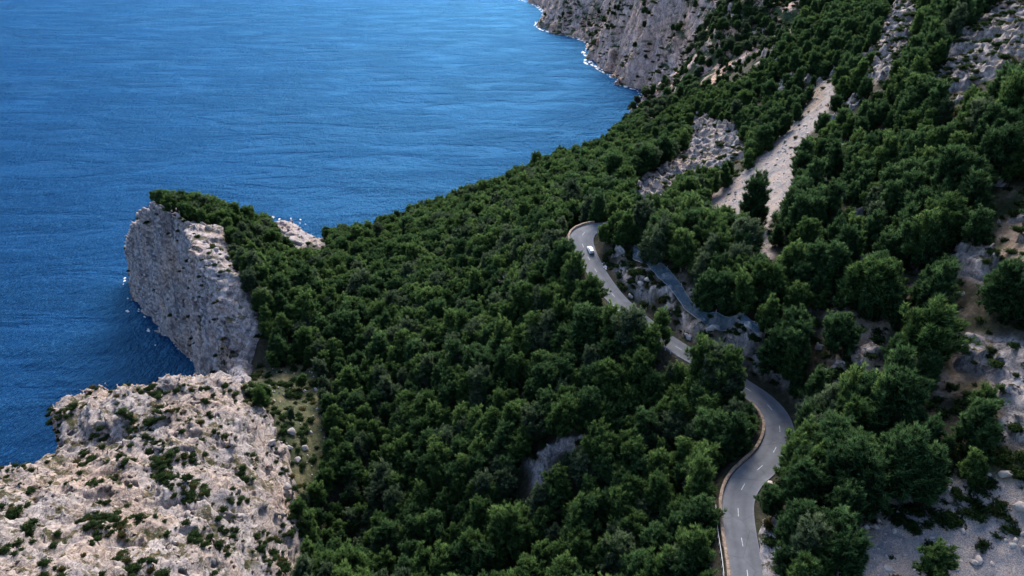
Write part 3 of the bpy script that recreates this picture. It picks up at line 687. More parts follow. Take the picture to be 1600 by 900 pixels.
# ------------------------------------------------------------------ car
def box_stations(st, name, m):
    """loft of 8-point rings: each station (y, half width, z low, z high, shoulder)"""
    V = []; k = 8
    for (y, w, a, b, sh) in st:
        V += [(-w * .9, y, a), (-w, y, a + .18 * (b - a)), (-w * .985, y, a + .7 * (b - a)), (-w * sh, y, b), (w * sh, y, b), (w * .985, y, a + .7 * (b - a)), (w, y, a + .18 * (b - a)), (w * .9, y, a)]
    F = [(i * k + c, i * k + (c + 1) % k, (i + 1) * k + (c + 1) % k, (i + 1) * k + c) for i in range(len(st) - 1) for c in range(k)]
    n = (len(st) - 1) * k
    F += [(0, 1, 6, 7), (1, 2, 5, 6), (2, 3, 4, 5), (n + 7, n + 6, n + 1, n), (n + 6, n + 5, n + 2, n + 1), (n + 5, n + 4, n + 3, n + 2)]
    return mesh_np(name, V, F, m, smooth=False)
def quad(name, pts, m): return mesh_np(name, pts, [(0, 1, 2, 3)], m, smooth=False)
def slab(name, pts, m, t=0.02):
    pts = np.array(pts, float); n_ = np.cross(pts[1] - pts[0], pts[3] - pts[0]); n_ /= np.linalg.norm(n_)
    V = np.vstack([pts, pts - n_ * t]); return mesh_np(name, V, [(0, 1, 2, 3), (7, 6, 5, 4), (0, 4, 5, 1), (1, 5, 6, 2), (2, 6, 7, 3), (3, 7, 4, 0)], m, smooth=False)
def cyl(name, r, h, m, n=20, ax='x', r2=None):
    V = []; r2 = r if r2 is None else r2
    for s_, rr in ((-h / 2, r), (h / 2, r2)):
        for i in range(n):
            a = 2 * math.pi * i / n; V.append((s_, rr * math.cos(a), rr * math.sin(a)) if ax == 'x' else (rr * math.cos(a), rr * math.sin(a), s_))
    V += [((-h / 2, 0, 0) if ax == 'x' else (0, 0, -h / 2)), ((h / 2, 0, 0) if ax == 'x' else (0, 0, h / 2))]
    F = []
    for i in range(n):
        j = (i + 1) % n; F += [(i, j, n + j), (i, n + j, n + i), (2 * n, j, i), (2 * n + 1, n + i, n + j)]
    return mesh_np(name, V, F, m, smooth=False)
cs = s_at_uv(920, 393)
cp, cn = at_s(cs); ct = (at_s(cs + 1)[0] - at_s(cs - 1)[0]); ang = math.atan2(ct[1], ct[0]) - math.pi / 2
car = link('parked_car' if False else 'car', None, loc=tuple(cp + cn * 1.75 + np.array([0, 0, 0.05]))); car.rotation_euler = (math.atan2(ct[2], math.hypot(ct[0], ct[1])), 0, ang)
tag(car, 'white hatchback driving away up the grey road towards the top bend', 'car')
W = 0.9
link('body', box_stations([(-2.1, W * .80, .34, .74, .92), (-2.02, W * .95, .24, .88, .9), (-1.5, W, .22, .95, .93), (0.3, W, .22, .93, .93), (1.1, W * .99, .22, .90, .92), (1.8, W * .93, .24, .78, .88), (2.05, W * .78, .32, .62, .85)], 'body', M['white_car_paint']), car)
rf = box_stations([(-1.72, W * .74, .93, 1.36, .86), (-1.45, W * .80, .90, 1.44, .84), (-.4, W * .83, .90, 1.50, .82), (.35, W * .80, .90, 1.46, .82), (1.15, W * .84, .88, .93, .95)], 'roof', M['white_car_paint']); link('roof', rf, car)
link('rear_window', slab('rear_window', [(-.60, -1.985, .96), (.60, -1.985, .96), (.52, -1.735, 1.33), (-.52, -1.735, 1.33)], M['car_glass'], 0.27), car)
link('windscreen', slab('windscreen', [(.66, 1.16, .95), (-.66, 1.16, .95), (-.56, .40, 1.44), (.56, .40, 1.44)], M['car_glass']), car)
for sx in (-1, 1):
    link('side_window', slab('side_window', [(sx * .745, -1.3, .98), (sx * .755, .75, .98), (sx * .655, .28, 1.37), (sx * .66, -1.2, 1.37)][::sx], M['car_glass'], 0.03), car)
    link('taillight', slab('taillight', [(sx * .62, -2.06, .68), (sx * .86, -2.0, .68), (sx * .80, -2.02, .90), (sx * .62, -2.05, .90)][::sx], M['red_lens'], 0.05), car)
    link('mirror', slab('mirror', [(sx * .86, .62, .95), (sx * 1.04, .60, .95), (sx * 1.04, .60, 1.08), (sx * .86, .62, 1.08)][::sx], M['white_car_paint'], 0.1), car)
    for sy in (-1.28, 1.3):
        wh = link('wheel', cyl('tyre', .32, .2, M['rubber']), car, loc=(sx * .80, sy, .30)); link('rim', cyl('rim', .2, .21, M['alloy'], 12), wh)
link('rear_bumper', slab('rear_bumper', [(-.74, -2.16, .34), (.74, -2.16, .34), (.76, -2.10, .52), (-.76, -2.10, .52)], M['grey_plastic'], 0.12), car)

# ------------------------------------------------------------------ plants
def norm(v): return v / (np.linalg.norm(v, axis=-1, keepdims=True) + 1e-9)
def blades(base, direc, length, wid, rng, centre, tone, nmix=0.75):
    """one thin triangle per blade; normals lean outwards from the crown so that it shades as a mass"""
    n_ = len(base); side = norm(np.cross(direc, rng.normal(size=(n_, 3))))
    V = np.empty((n_, 3, 3)); V[:, 0] = base - side * wid[:, None] * .5; V[:, 1] = base + side * wid[:, None] * .5; V[:, 2] = base + direc * length[:, None]
    face = norm(np.cross(V[:, 1] - V[:, 0], V[:, 2] - V[:, 0])); outw = norm(base - centre)
    face *= np.sign((face * outw).sum(1) + 1e-6)[:, None]
    nrm = norm(face * (1 - nmix) + outw * nmix)
    return V.reshape(-1, 3), np.repeat(nrm, 3, axis=0), np.repeat(tone, 3)
def leaf_mesh(name, parts, m):
    V = np.vstack([p[0] for p in parts]); N = np.vstack([p[1] for p in parts]); T = np.concatenate([p[2] for p in parts])
    F = np.arange(len(V)).reshape(-1, 3)
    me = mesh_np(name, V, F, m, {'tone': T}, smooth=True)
    me.normals_split_custom_set_from_vertices(N.astype(np.float32)); return me
def tube_mesh(name, segs, m, k=5):
    V = []; F = []
    for (a, b, ra, rb) in segs:
        a = np.array(a, float); b = np.array(b, float); d = norm(b - a); s1 = norm(np.cross(d, [0.31, 0.77, 0.11])); s2 = np.cross(d, s1); n0 = len(V)
        for p, r in ((a, ra), (b, rb)):
            for i in range(k): t = 2 * math.pi * i / k; V.append(p + (s1 * math.cos(t) + s2 * math.sin(t)) * r)
        for i in range(k): F.append((n0 + i, n0 + (i + 1) % k, n0 + k + (i + 1) % k, n0 + k + i))
    return mesh_np(name, V, F, m)
def make_pine(form, seed, leaf, H=10.0, R=3.6, nl=64, dens=1.0):
    """unit pine about H tall: trunk with limbs, crown of upswept needle brushes"""
    r = np.random.default_rng(seed); segs = []; lean = r.normal(0, 0.35, 2)
    def axis(t): return np.array([lean[0] * t * t * 2 + .25 * math.sin(3 * t + seed), lean[1] * t * t * 2 + .25 * math.cos(2.3 * t), t * H])
    ts = np.linspace(0, .93, 9)
    for a, b in zip(ts[:-1], ts[1:]): segs.append((axis(a), axis(b), .24 * (1 - a) + .03, .24 * (1 - b) + .03))
    segs.insert(0, (axis(0) - np.array([0, 0, 1.5]), axis(0), .30, .27))
    parts = []; start = {'cone': .08, 'broad': .20, 'round': .20, 'umbrella': .48}[form]
    for i in range(nl + 4):
        t = start + (.95 - start) * min(1.0, (i + r.uniform(0, .9)) / nl); q = (t - start) / (1 - start)
        env = {'cone': (1 - q) ** .75 * 1.0 + .07, 'broad': math.sin(math.pi * min(1, .20 + .78 * q)) ** .8 * .98 + .08,
               'round': math.sqrt(max(0, 1 - (1.2 * q - .35) ** 2)) * .98, 'umbrella': math.sqrt(max(0, 1 - (q * 1.0 - .12) ** 2)) * 1.1 + .05}[form]
        L = R * env * r.uniform(.45, 1.15); az = i * 2.39996 + r.normal(0, .35); a = axis(t)
        if L > .9: segs.append((a, a + np.array([math.cos(az), math.sin(az), .45]) * L * .5, .07, .03))
        # a plume of needles: rises from the limb's outer part to a point, bent with the wind
        ph = {'cone': 1.9, 'broad': 1.7, 'round': 1.5, 'umbrella': 1.1}[form] * r.uniform(.8, 1.7) * (.75 + .1 * R * env / 3)
        if i >= nl: L = .15; ph *= 1.25
        d = norm(np.array([math.cos(az) * .45 - .22, math.sin(az) * .45 + .06, 1.0])); root = a + np.array([math.cos(az), math.sin(az), .38]) * L * r.uniform(.55, .95)
        for side in range(2 + 2 * int(L > .9) + int(L > 1.6) + int(L > 2.2)):
            rt = root if side == 0 else a + (root - a) * r.uniform(.45, 1.0) + r.normal(0, .42, 3) * np.array([1, 1, .5])
            nt = int(11 * dens); s_ = r.uniform(0, 1, nt) ** .85; wdt = .19 * (1 - s_) ** .8 + .05; th = r.uniform(0, 6.283, nt)
            tw = rt + d * (s_ * ph)[:, None] + np.stack([np.cos(th) * wdt, np.sin(th) * wdt, r.normal(0, .1, nt) - .25 * (1 - s_)], 1)
            tdir = norm(d + np.stack([np.cos(th), np.sin(th), 0 * th], 1) * .55 + r.normal(0, .15, (nt, 3)))
            nb_ = 12; base = np.repeat(tw, nb_, axis=0) + r.normal(0, .06, (nt * nb_, 3)); dd = norm(np.repeat(tdir, nb_, axis=0) + r.normal(0, .27, (nt * nb_, 3)))
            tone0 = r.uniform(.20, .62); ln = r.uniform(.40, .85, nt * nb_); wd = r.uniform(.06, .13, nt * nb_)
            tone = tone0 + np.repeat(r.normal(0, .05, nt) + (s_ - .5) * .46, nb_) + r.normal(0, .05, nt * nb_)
            cen = rt - d * 1.2 + (np.array([axis(.5)[0], axis(.5)[1], rt[2] - 2]) - rt) * .45
            parts.append(blades(base, dd, ln, wd, r, cen, tone, .45))
    return leaf_mesh('crown', parts, leaf), tube_mesh('trunk', segs, M['bark'])
def make_shrub(seed, leaf, R=1.0):
    r = np.random.default_rng(seed); parts = []; segs = []
    for i in range(26):
        az = i * 2.4 + r.normal(0, .3); q = r.uniform(0, 1); d = norm(np.array([math.cos(az) * (1 - .6 * q), math.sin(az) * (1 - .6 * q), .25 + q]))
        L = R * r.uniform(.55, 1.05) * (1 - .25 * q); segs.append(((0, 0, -.3), d * L * .8, .03, .012))
        nt = 13; s_ = r.uniform(.35, 1, nt); tw = d * (L * s_)[:, None] + r.normal(0, .13, (nt, 3)); nb_ = 8
        base = np.repeat(tw, nb_, axis=0) + r.normal(0, .04, (nt * nb_, 3)); dd = norm(np.repeat(norm(tw + [0, 0, .5]), nb_, axis=0) + r.normal(0, .6, (nt * nb_, 3)))
        t0 = r.uniform(.3, .65); parts.append(blades(base, dd, r.uniform(.12, .26, nt * nb_), r.uniform(.05, .11, nt * nb_), r, np.array([0, 0, -.2]), t0 + r.normal(0, .09, nt * nb_), .6))
    return leaf_mesh('foliage', parts, leaf), tube_mesh('stems', segs, M['bark'], 4)

FORMS = []   # (form words, tint, crown mesh, trunk mesh, base height, base radius)
for i, (form, words_) in enumerate((('cone', 'pointed'), ('broad', 'bushy'), ('round', 'round-topped'), ('umbrella', 'flat-topped'), ('cone', 'slender'), ('round', 'ragged'))):
    for j, tint in enumerate(('dark green', 'fresh green', 'grey-green')):
        if form == 'umbrella' and j == 1 or words_ in ('slender', 'ragged') and j == 2: continue
        rr = {'pointed': 2.8, 'bushy': 3.1, 'round-topped': 3.0, 'flat-topped': 3.6, 'slender': 2.2, 'ragged': 2.8}[words_]
        c_, t_ = make_pine(form, 100 + i * 10 + j, LEAF[tint], 10, rr, {'ragged': 40, 'slender': 50}.get(words_, 54), 1.0)
        FORMS.append((words_, tint, c_, t_, 10.0, rr))
SHR = [(('dark green', make_shrub(300 + i, LEAF['shrub'])) if i < 3 else ('tan-green', make_shrub(300 + i, LEAF['dry']))) for i in range(4)]

# where trees may stand: walk the land with a jittered grid
def slope(x, y): return lut(x, y, LSL)
cand = []
def scatter(x0, x1, y0, y1, step, seed):
    r = np.random.default_rng(seed); gx = np.arange(x0, x1, step); gy = np.arange(y0, y1, step)
    A, B = np.meshgrid(gx, gy, indexing='ij'); A = A + r.uniform(-.48, .48, A.shape) * step; B = B + r.uniform(-.48, .48, B.shape) * step
    return A.ravel(), B.ravel()
TREES = []   # x, y, z, height, radius, form index, rotation
ax_, ay_ = scatter(-260, 330, 85, 620, 3.6, 1)
az_ = lut(ax_, ay_); asd = lut(ax_, ay_, LSD); asl = slope(ax_, ay_)
r = np.random.default_rng(9); n_ = len(ax_)
dens = fbm(ax_ / 18, ay_ / 18, 0 * ax_, 3, 120)
hgt = np.clip(r.normal(8.8, 2.0, n_) + dens * 2.6, 4.2, 14); 
u0, v0, d0 = proj(ax_, ay_, az_)
hgt = np.where((u0 > 1180), hgt * 1.08, hgt); hgt = np.where((v0 < 440) & (u0 < 640), hgt * .78, hgt); hgt = np.where((v0 < 260) & (u0 < 1400), hgt * .75, hgt)
hgt = np.where(inside([(380, 560), (560, 560), (620, 700), (560, 900), (430, 900), (430, 650)], u0, v0), hgt * .72, hgt)
gz0 = ground_z(ax_, ay_)
road_d, _ = road_near(ax_, ay_)
CLEAR = [Z_TIP, [(355, 530), (402, 512), (415, 560), (400, 606), (360, 606)]] + Z_ROAD + Z_CUT + Z_SCREE + Z_ROCK[:6] + Z_SOIL[:2] + Z_SOIL[4:5]
for i in range(n_):
    x, y, z, h = ax_[i], ay_[i], az_[i], hgt[i]
    if asd[i] < 6 or z < 6 or road_d[i] < 6.0: continue
    if asl[i] > 1.9: continue
    fr = FORMS; rad = (3.1 if in_any([[(1080, 540), (1260, 540), (1260, 960), (1080, 960)], [(870, 340), (1100, 340), (1100, 580), (870, 580)]], u0[i:i + 1], v0[i:i + 1])[0] else 2.5) * h / 10
    pu, pv, pd = proj(np.array([x, x, x - rad * .8, x + rad * .8, x]), np.full(5, y), np.array([z + h * .96, z + h * .6, z + h * .55, z + h * .55, z + h * .3]))
    if pu[1] < -60 or pu[1] > 1680 or pv[0] > 960 or pv[1] < -60: continue
    if in_any(CLEAR, pu, pv).any(): continue
    if inside(Z_BARE_HEAD, pu[1:2], pv[4:5])[0] or inside(Z_OUTCROP, pu, pv).any(): continue
    if inside(Z_BARE_HEAD, u0[i:i + 1], v0[i:i + 1])[0]: continue
    if pu[1] < 240: continue
    dn = dens[i]
    if inside([(930, -60), (1240, -60), (1240, 60), (1160, 130), (1080, 150), (1010, 200), (930, 100)], pu[1:2], pv[1:2])[0]:
        if r.random() < .78: continue
        h *= .62
    if in_any(Z_GRASS, pu[1:2], pv[4:5])[0] and r.random() < .90: continue
    if pu[1] > 1180 and r.random() < (.26 + .5 * (dn < -.14) + .2 * (pv[1] < 160)): continue
    if inside([(1240, 560), (1420, 430), (1600, 330), (1700, 500), (1700, 700), (1540, 700), (1400, 640)], pu[1:2], pv[1:2])[0] and r.random() < .45: continue
    if pu[1] <= 1180 and dn < -.42 and r.random() < .6: continue
    TREES.append([x, y, gz0[i] - .3 if gz0[i] > 0 else z, h, 1.0, -1, r.uniform(0, 6.28), pu[1], pv[1], pd[1]])
# single trees the photograph singles out (pixel of the foot, height)
for (u, v, h, fi) in [(1172, 362, 17, 0), (1440, 785, 13, 0), (1265, 900, 12, 5), (1310, 905, 12, 6), (1232, 912, 10, 3), (1150, 410, 12, 5), (1125, 490, 11, 6), (1180, 470, 11, 4), (1248, 800, 12, 3), (1256, 745, 12, 1), (1252, 712, 13, 0), (1244, 738, 11, 4), (1268, 690, 12, 5),
                      (1520, 660, 9, 4), (1450, 905, 9, 4), (1360, 470, 13, 3), (1290, 445, 11, 3), (1240, 590, 13, 0), (1200, 590, 12, 0), (1030, 540, 9, 1), (990, 540, 8, 4), (1270, 640, 12, 0), (1380, 680, 14, 1), (1300, 560, 13, 3), (1250, 290, 13, 6), (1085, 150, 9, 5), (1150, 165, 11, 6), (1200, 165, 11, 3),
                      (920, 488, 11, 4), (890, 470, 11, 1), (1100, 660, 12, 4), (1116, 716, 11, 3), (985, 560, 13, 5), (1010, 578, 11, 4), (962, 548, 12, 1), (1092, 606, 12, 4), (1108, 614, 12, 5), (1125, 622, 12, 4), (1132, 634, 10, 5), (1118, 648, 13, 5), (1062, 618, 9, 1), (1130, 625, 10, 1), (1108, 622, 9, 4), (1092, 800, 11, 1), (1086, 850, 11, 3), (1080, 905, 11, 4), (1090, 770, 11, 1), (1290, 770, 13, 0), (1330, 760, 12, 4)]:
    p = hit(u, v)
    if u > 1200: h *= .88
    if p: TREES.append([p[0], p[1], p[2] - .3, h, 1.0, fi, r.uniform(0, 6.28), *[float(t) for t in proj(p[0], p[1], p[2] + h * .6)]])
TA = np.array(TREES, float)
# choose forms: paler, fresher trees in the middle, larger ones to the right, the shade there put into darker tints
for i in range(len(TA)):
    if TA[i, 5] >= 0: continue
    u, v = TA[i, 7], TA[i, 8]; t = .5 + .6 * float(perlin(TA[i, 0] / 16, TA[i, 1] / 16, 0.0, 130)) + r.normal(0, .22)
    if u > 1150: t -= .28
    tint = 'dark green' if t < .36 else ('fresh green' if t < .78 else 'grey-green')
    far_ = TA[i, 9] > 330
    wt = {'round-topped': 2, 'flat-topped': 2, 'bushy': 2, 'pointed': 1, 'ragged': 1} if far_ else {'pointed': 4, 'slender': 3, 'ragged': 2, 'bushy': 1, 'round-topped': 1}
    ch = [k for k, f in enumerate(FORMS) if f[1] == tint for _ in range(wt.get(f[0], 0))]
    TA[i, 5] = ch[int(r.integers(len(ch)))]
print('trees', len(TA))

# ------------------------------------------------------------------ stuff instancing (one object, geometry nodes)
def gn_scatter(name, pts, rots, scales, variant, sources, label, cat, nrm=None):
    """one object whose points carry copies of the given meshes; sources: list of lists of objects"""
    me = bpy.data.meshes.new(name); me.vertices.add(len(pts)); me.vertices.foreach_set('co', np.asarray(pts, np.float32).ravel())
    a = me.attributes.new('rot', 'FLOAT_VECTOR', 'POINT'); a.data.foreach_set('vector', np.asarray(rots, np.float32).ravel())
    a = me.attributes.new('scl', 'FLOAT_VECTOR', 'POINT'); a.data.foreach_set('vector', np.asarray(scales, np.float32).ravel())
    a = me.attributes.new('variant', 'INT', 'POINT'); a.data.foreach_set('value', np.asarray(variant, np.int32))
    o = link(name, me, kind='stuff', label=label, category=cat)
    ng = bpy.data.node_groups.new(name, 'GeometryNodeTree'); ng.interface.new_socket('Geometry', in_out='INPUT', socket_type='NodeSocketGeometry'); ng.interface.new_socket('Geometry', in_out='OUTPUT', socket_type='NodeSocketGeometry')
    N, L = ng.nodes, ng.links; gi = N.new('NodeGroupInput'); go = N.new('NodeGroupOutput'); jn = N.new('GeometryNodeJoinGeometry')
    def attr(nm, ty):
        q_ = N.new('GeometryNodeInputNamedAttribute'); q_.data_type = ty; q_.inputs['Name'].default_value = nm; return q_.outputs[0]
    ro, sc, va = attr('rot', 'FLOAT_VECTOR'), attr('scl', 'FLOAT_VECTOR'), attr('variant', 'INT')
    e2r = N.new('FunctionNodeEulerToRotation'); L.new(ro, e2r.inputs[0])
    for k, objs in enumerate(sources):
        cmpn = N.new('FunctionNodeCompare'); cmpn.data_type = 'INT'; cmpn.operation = 'EQUAL'; L.new(va, cmpn.inputs[2]); cmpn.inputs[3].default_value = k
        j2 = N.new('GeometryNodeJoinGeometry')
        for ob in objs:
            oi = N.new('GeometryNodeObjectInfo'); oi.inputs['Object'].default_value = ob; L.new(oi.outputs['Geometry'], j2.inputs[0])
        g2i = N.new('GeometryNodeGeometryToInstance'); L.new(j2.outputs[0], g2i.inputs[0])
        ip = N.new('GeometryNodeInstanceOnPoints'); L.new(gi.outputs[0], ip.inputs['Points']); L.new(cmpn.outputs[0], ip.inputs['Selection']); L.new(g2i.outputs[0], ip.inputs['Instance'])
        L.new(e2r.outputs[0], ip.inputs['Rotation']); L.new(sc, ip.inputs['Scale']); L.new(ip.outputs[0], jn.inputs[0])
    L.new(jn.outputs[0], go.inputs[0]); md = o.modifiers.new('scatter', 'NODES'); md.node_group = ng
    return o

# ------------------------------------------------------------------ labels by landmark
MARKS = [(922, 390, 'the white car'), (905, 355, 'the top road bend'), (965, 470, 'the middle road stretch'), (1045, 530, 'the short visible piece of road'), (1190, 615, 'the middle road bend'), (1165, 730, 'the lower road bend'), (1130, 830, 'the steel guardrail'), (1150, 880, 'the road at the bottom edge'),
         (870, 705, 'the grey clearing in the forest'), (925, 735, 'the dead grey tree'), (690, 635, 'the lone boulder in the forest'), (490, 600, 'the grassy gap above the ravine'), (470, 700, 'the boulders beside the outcrop'), (440, 830, 'the smooth edge of the pale outcrop'), (300, 300, 'the headland tip'), (400, 480, 'the top of the headland cliff'), (455, 370, 'the small white rock by the bay'), (620, 380, 'the bay shore'), (760, 330, 'the bay shore'),
         (850, 280, 'the bay shore'), (1030, 290, 'the jagged grey crag'), (1120, 220, 'the upper orange-stained crag'), (1200, 260, 'the long scree chute'), (1285, 140, 'the head of the scree chute'), (1050, 430, 'the blue rockfall net'), (1180, 530, 'the end of the blue net'), (1300, 610, 'the concrete drain'), (1330, 500, 'the bare soil patch'), (1470, 600, 'the orange gravel strip'), (1580, 620, 'the blue-grey rock face'),
         (1500, 840, 'the lower scree field'), (1370, 800, 'the brown bank beside the scree field'), (1455, 340, 'the fallen white branches'), (1390, 90, 'the high grey ribs of rock'), (1530, 80, 'the striped rock slope'), (1590, 370, 'the tan patch at the right edge'), (600, 500, 'the middle of the lower forest'), (700, 800, 'the bottom of the forest'), (580, 800, 'the forest foot'), (820, 600, 'the forest heart'), (780, 440, 'the bare leaning trunk'), (1000, 640, 'the forest below the road'), (1000, 850, 'the forest at the bottom edge'), (1250, 820, 'the grey rock beside the road'), (1300, 720, 'the lower right wood'), (1420, 500, 'the dark wooded slope')]
MA = np.array([(a, b) for a, b, _ in MARKS], float)
def where(u, v, near):
    d = (MA[:, 0] - u) ** 2 + (MA[:, 1] - v) ** 2; k = int(np.argmin(d)); du, dv = u - MA[k, 0], v - MA[k, 1]; ph = MARKS[k][2]
    dist = math.sqrt(d[k])
    if dist < near: return 'right beside ' + ph
    w = ('left of ' if du < 0 else 'right of ') if abs(du) > abs(dv) else ('above ' if dv < 0 else 'below ')
    if dist > near * 2.6: w = 'far ' + w
    return w + ph
def unique_labels(items):
    """items: [label, u, v]; tell apart up to four that share a text by their order in the photo"""
    by = {}
    for i, (l, u, v) in enumerate(items): by.setdefault(l, []).append(i)
    out = [None] * len(items)
    for l, ids in by.items():
        if len(ids) == 1: out[ids[0]] = l; continue
        ids.sort(key=lambda i: items[i][1])
        wds = {2: ['left one', 'right one'], 3: ['left one', 'middle one', 'right one']}.get(len(ids))
        if wds is None:
            wds = ['leftmost', 'second from left'] + ['%s from left' % t for t in ('third', 'fourth', 'fifth', 'sixth', 'seventh', 'eighth', 'ninth', 'tenth', 'eleventh', 'twelfth')]
            wds = (wds + ['one'] * 99)[:len(ids) - 1] + ['rightmost']
        for w, i in zip(wds, ids): out[i] = '%s, %s' % (l, w)
    return [t_ if len(t_.replace(',', ' ').replace('-', ' ').split()) <= 16 else t_.replace(' dark green ', ' green ') for t_ in out]

# ------------------------------------------------------------------ place trees: the 300 largest as things, the rest as one wood
inview = (TA[:, 7] > 5) & (TA[:, 7] < 1595) & (TA[:, 8] > 5) & (TA[:, 8] < 900)
size = TA[:, 3] / TA[:, 9] * inview
# a tree another larger tree hides from the camera does not count as seen
order = np.argsort(-size)[:330]
order = order[:300]; ind = set(order.tolist())
items = []
for i in order:
    f = FORMS[int(TA[i, 5])]; h = TA[i, 3]
    sz = 'tall ' if h > 11.5 else ('small ' if h < 6.8 else '')
    items.append(('%s%s %s pine %s' % (sz, f[0], f[1], where(TA[i, 7], TA[i, 8], 26)), TA[i, 7], TA[i, 8]))
labels = unique_labels(items)
src = {}
for lab, i in zip(labels, order):
    x, y, z, h, _a, fi, rot = TA[i, :7]; f = FORMS[int(fi)]
    t = link('pine_tree', None, loc=(x, y, z)); t.rotation_euler = (r.normal(0, .04), r.normal(0, .04), rot); s_ = h / f[4]; t.scale = (s_ * r.uniform(1.0, 1.22), s_ * r.uniform(1.0, 1.22), s_ * r.uniform(.95, 1.1))
    tag(t, lab, 'pine tree', 'pine trees on the slopes beside the road')
    c_ = link('crown', f[2], t); k_ = link('trunk', f[3], t)
    src.setdefault(int(fi), [c_, k_])
for fi, f in enumerate(FORMS):
    if fi not in src: print('form without a placed tree', fi)
restm = np.array([i not in ind for i in range(len(TA))]); R_ = TA[restm]
# woods on the far cliffs
fx_, fy_ = scatter(20, 640, 500, 1500, 6.5, 4); fz_ = ground_z(fx_, fy_)
fn = fbm(fx_ / 45, fy_ / 45, 0 * fx_, 4, 140); fu, fv, fd = proj(fx_, fy_, fz_)
bx = (fx_ / 4.0).astype(int); by_ = ((fy_ - 500) / 4.0).astype(int); gT = np.gradient(np.where(TF > -50, TF, 0), 4.0); fsl = np.hypot(gT[0], gT[1])[np.clip(bx, 0, 174), np.clip(by_, 0, 364)]
okf = (fz_ > 14) & (fn > .02 + .22 * sstep(.8, 2.4, fsl) - .25 * sstep(60, 120, fz_)) & (fu > 780) & (fu < 1700) & (fv > -60) & (fsl < 5)
FT = np.stack([fx_, fy_, fz_ - .8], 1)[okf]; fh = r.uniform(5, 9.5, len(FT))
keys = sorted(src); inv = {k: i for i, k in enumerate(keys)}
pv = [inv.get(int(k), 0) for k in R_[:, 5]]; fvv = r.choice([inv[k] for k in keys if FORMS[k][0] in ('round-topped', 'bushy', 'ragged', 'pointed') and FORMS[k][1] != 'fresh green'], len(FT))
sr = R_[:, 3] / 10
gn_scatter('pine_forest', R_[:, :3], np.stack([r.normal(0, .04, len(R_)), r.normal(0, .04, len(R_)), R_[:, 6]], 1), np.stack([sr * 1.12, sr * 1.12, sr * r.uniform(.92, 1.08, len(sr))], 1), pv, [src[k] for k in keys],
           'dense green pine forest covering the slope between the road and the bay', 'forest')
gn_scatter('far_woodland', FT, np.stack([0 * fh, 0 * fh, r.uniform(0, 6.28, len(fh))], 1), np.stack([fh / 8, fh / 8, fh / 11], 1), fvv, [src[k] for k in keys], 'dark green trees and bushes growing over the far sea cliffs', 'woodland')

# ------------------------------------------------------------------ shrubs
SH = []   # x,y,z,radius,variant,u,v,d
def add_shrubs(xs, ys, zs, rad, var):
    u, v, d = proj(xs, ys, zs)
    for t in zip(xs, ys, zs, rad, var, u, v, d): SH.append(list(t))
# on the pale outcrop
ox, oy = scatter(-190, -40, 60, 225, 1.35, 21); oz = ground_z(ox, oy); ou, ov, od = proj(ox, oy, oz)
on_ = fbm(ox / 9, oy / 9, 0 * ox, 3, 150); ok = inside(Z_OUTCROP, ou, ov) & (oz > 40) & (ou > -20) & (ov < 930) & (ov > 600)
patch = inside([(225, 680), (255, 690), (265, 730), (320, 755), (325, 790), (285, 790), (235, 750)], ou, ov) | inside([(395, 825), (430, 835), (460, 900), (420, 900)], ou, ov) | inside([(285, 815), (335, 830), (330, 860), (300, 850)], ou, ov) | inside([(130, 800), (200, 810), (200, 850), (140, 840)], ou, ov)
ok &= ((on_ + .5 * fbm(ox / 3.5, oy / 3.5, 0 * ox, 2, 157) > .20) & (r.random(len(ox)) < .85)) | (patch & (on_ > -.35) & (r.random(len(ox)) < .9)) | (r.random(len(ox)) < .03)
add_shrubs(ox[ok], oy[ok], oz[ok] - .25, np.exp(r.normal(-.25, .38, ok.sum())).clip(.35, 1.9), r.choice([0, 1, 2, 3], ok.sum(), p=[.3, .29, .25, .16]))
# on the headland
ox, oy = scatter(-240, -85, 225, 430, 2.6, 22); oz = ground_z(ox, oy); ou, ov, od = proj(ox, oy, oz); on_ = fbm(ox / 9, oy / 9, 0 * ox, 3, 151)
ok = (oz > 20) & (inside(Z_BARE_HEAD, ou, ov)) & ((on_ > .05) & (r.random(len(ox)) < .5))
add_shrubs(ox[ok], oy[ok], oz[ok] - .25, r.uniform(.7, 1.5, ok.sum()), r.choice([0, 1, 2, 3], ok.sum()))
# on the open ground of the hillside
ox, oy = scatter(-110, 330, 85, 470, 2.9, 23); oz = ground_z(ox, oy); ou, ov, od = proj(ox, oy, oz); on_ = fbm(ox / 8, oy / 8, 0 * ox, 3, 152); rdd, _ = road_near(ox, oy)
grs = in_any(Z_GRASS, ou, ov); cutm = in_any(Z_CUT, ou, ov); scr = in_any(Z_SCREE, ou, ov)
ok = (oz > 10) & (rdd > 5.2) & ~inside(Z_OUTCROP, ou, ov) & ~inside(Z_BARE_HEAD, ou, ov) & (ou > 350) & (ou < 1640) & (ov > -30) & (ov < 930)
pr = np.where(grs, .9, np.where(cutm, .8, np.where(scr, .09, np.where(ou > 1150, .85, .25)))) * np.where(on_ > -.1, 1, .35)
scb = inside([(1395, 800), (1430, 768), (1560, 765), (1558, 800), (1490, 830), (1420, 830)], ou, ov); pr = np.where(scb, .95, pr)
ok &= r.random(len(ox)) < pr
add_shrubs(ox[ok], oy[ok], oz[ok] - .3, r.uniform(.8, 2.1, ok.sum()) * np.where(scb[ok], 1.2, 1), r.choice([0, 1, 2, 3], ok.sum(), p=[.33, .31, .28, .08]))
ox, oy = scatter(30, 130, 130, 250, 1.5, 26); oz = ground_z(ox, oy); ou, ov, od = proj(ox, oy, oz); rdd, _ = road_near(ox, oy)
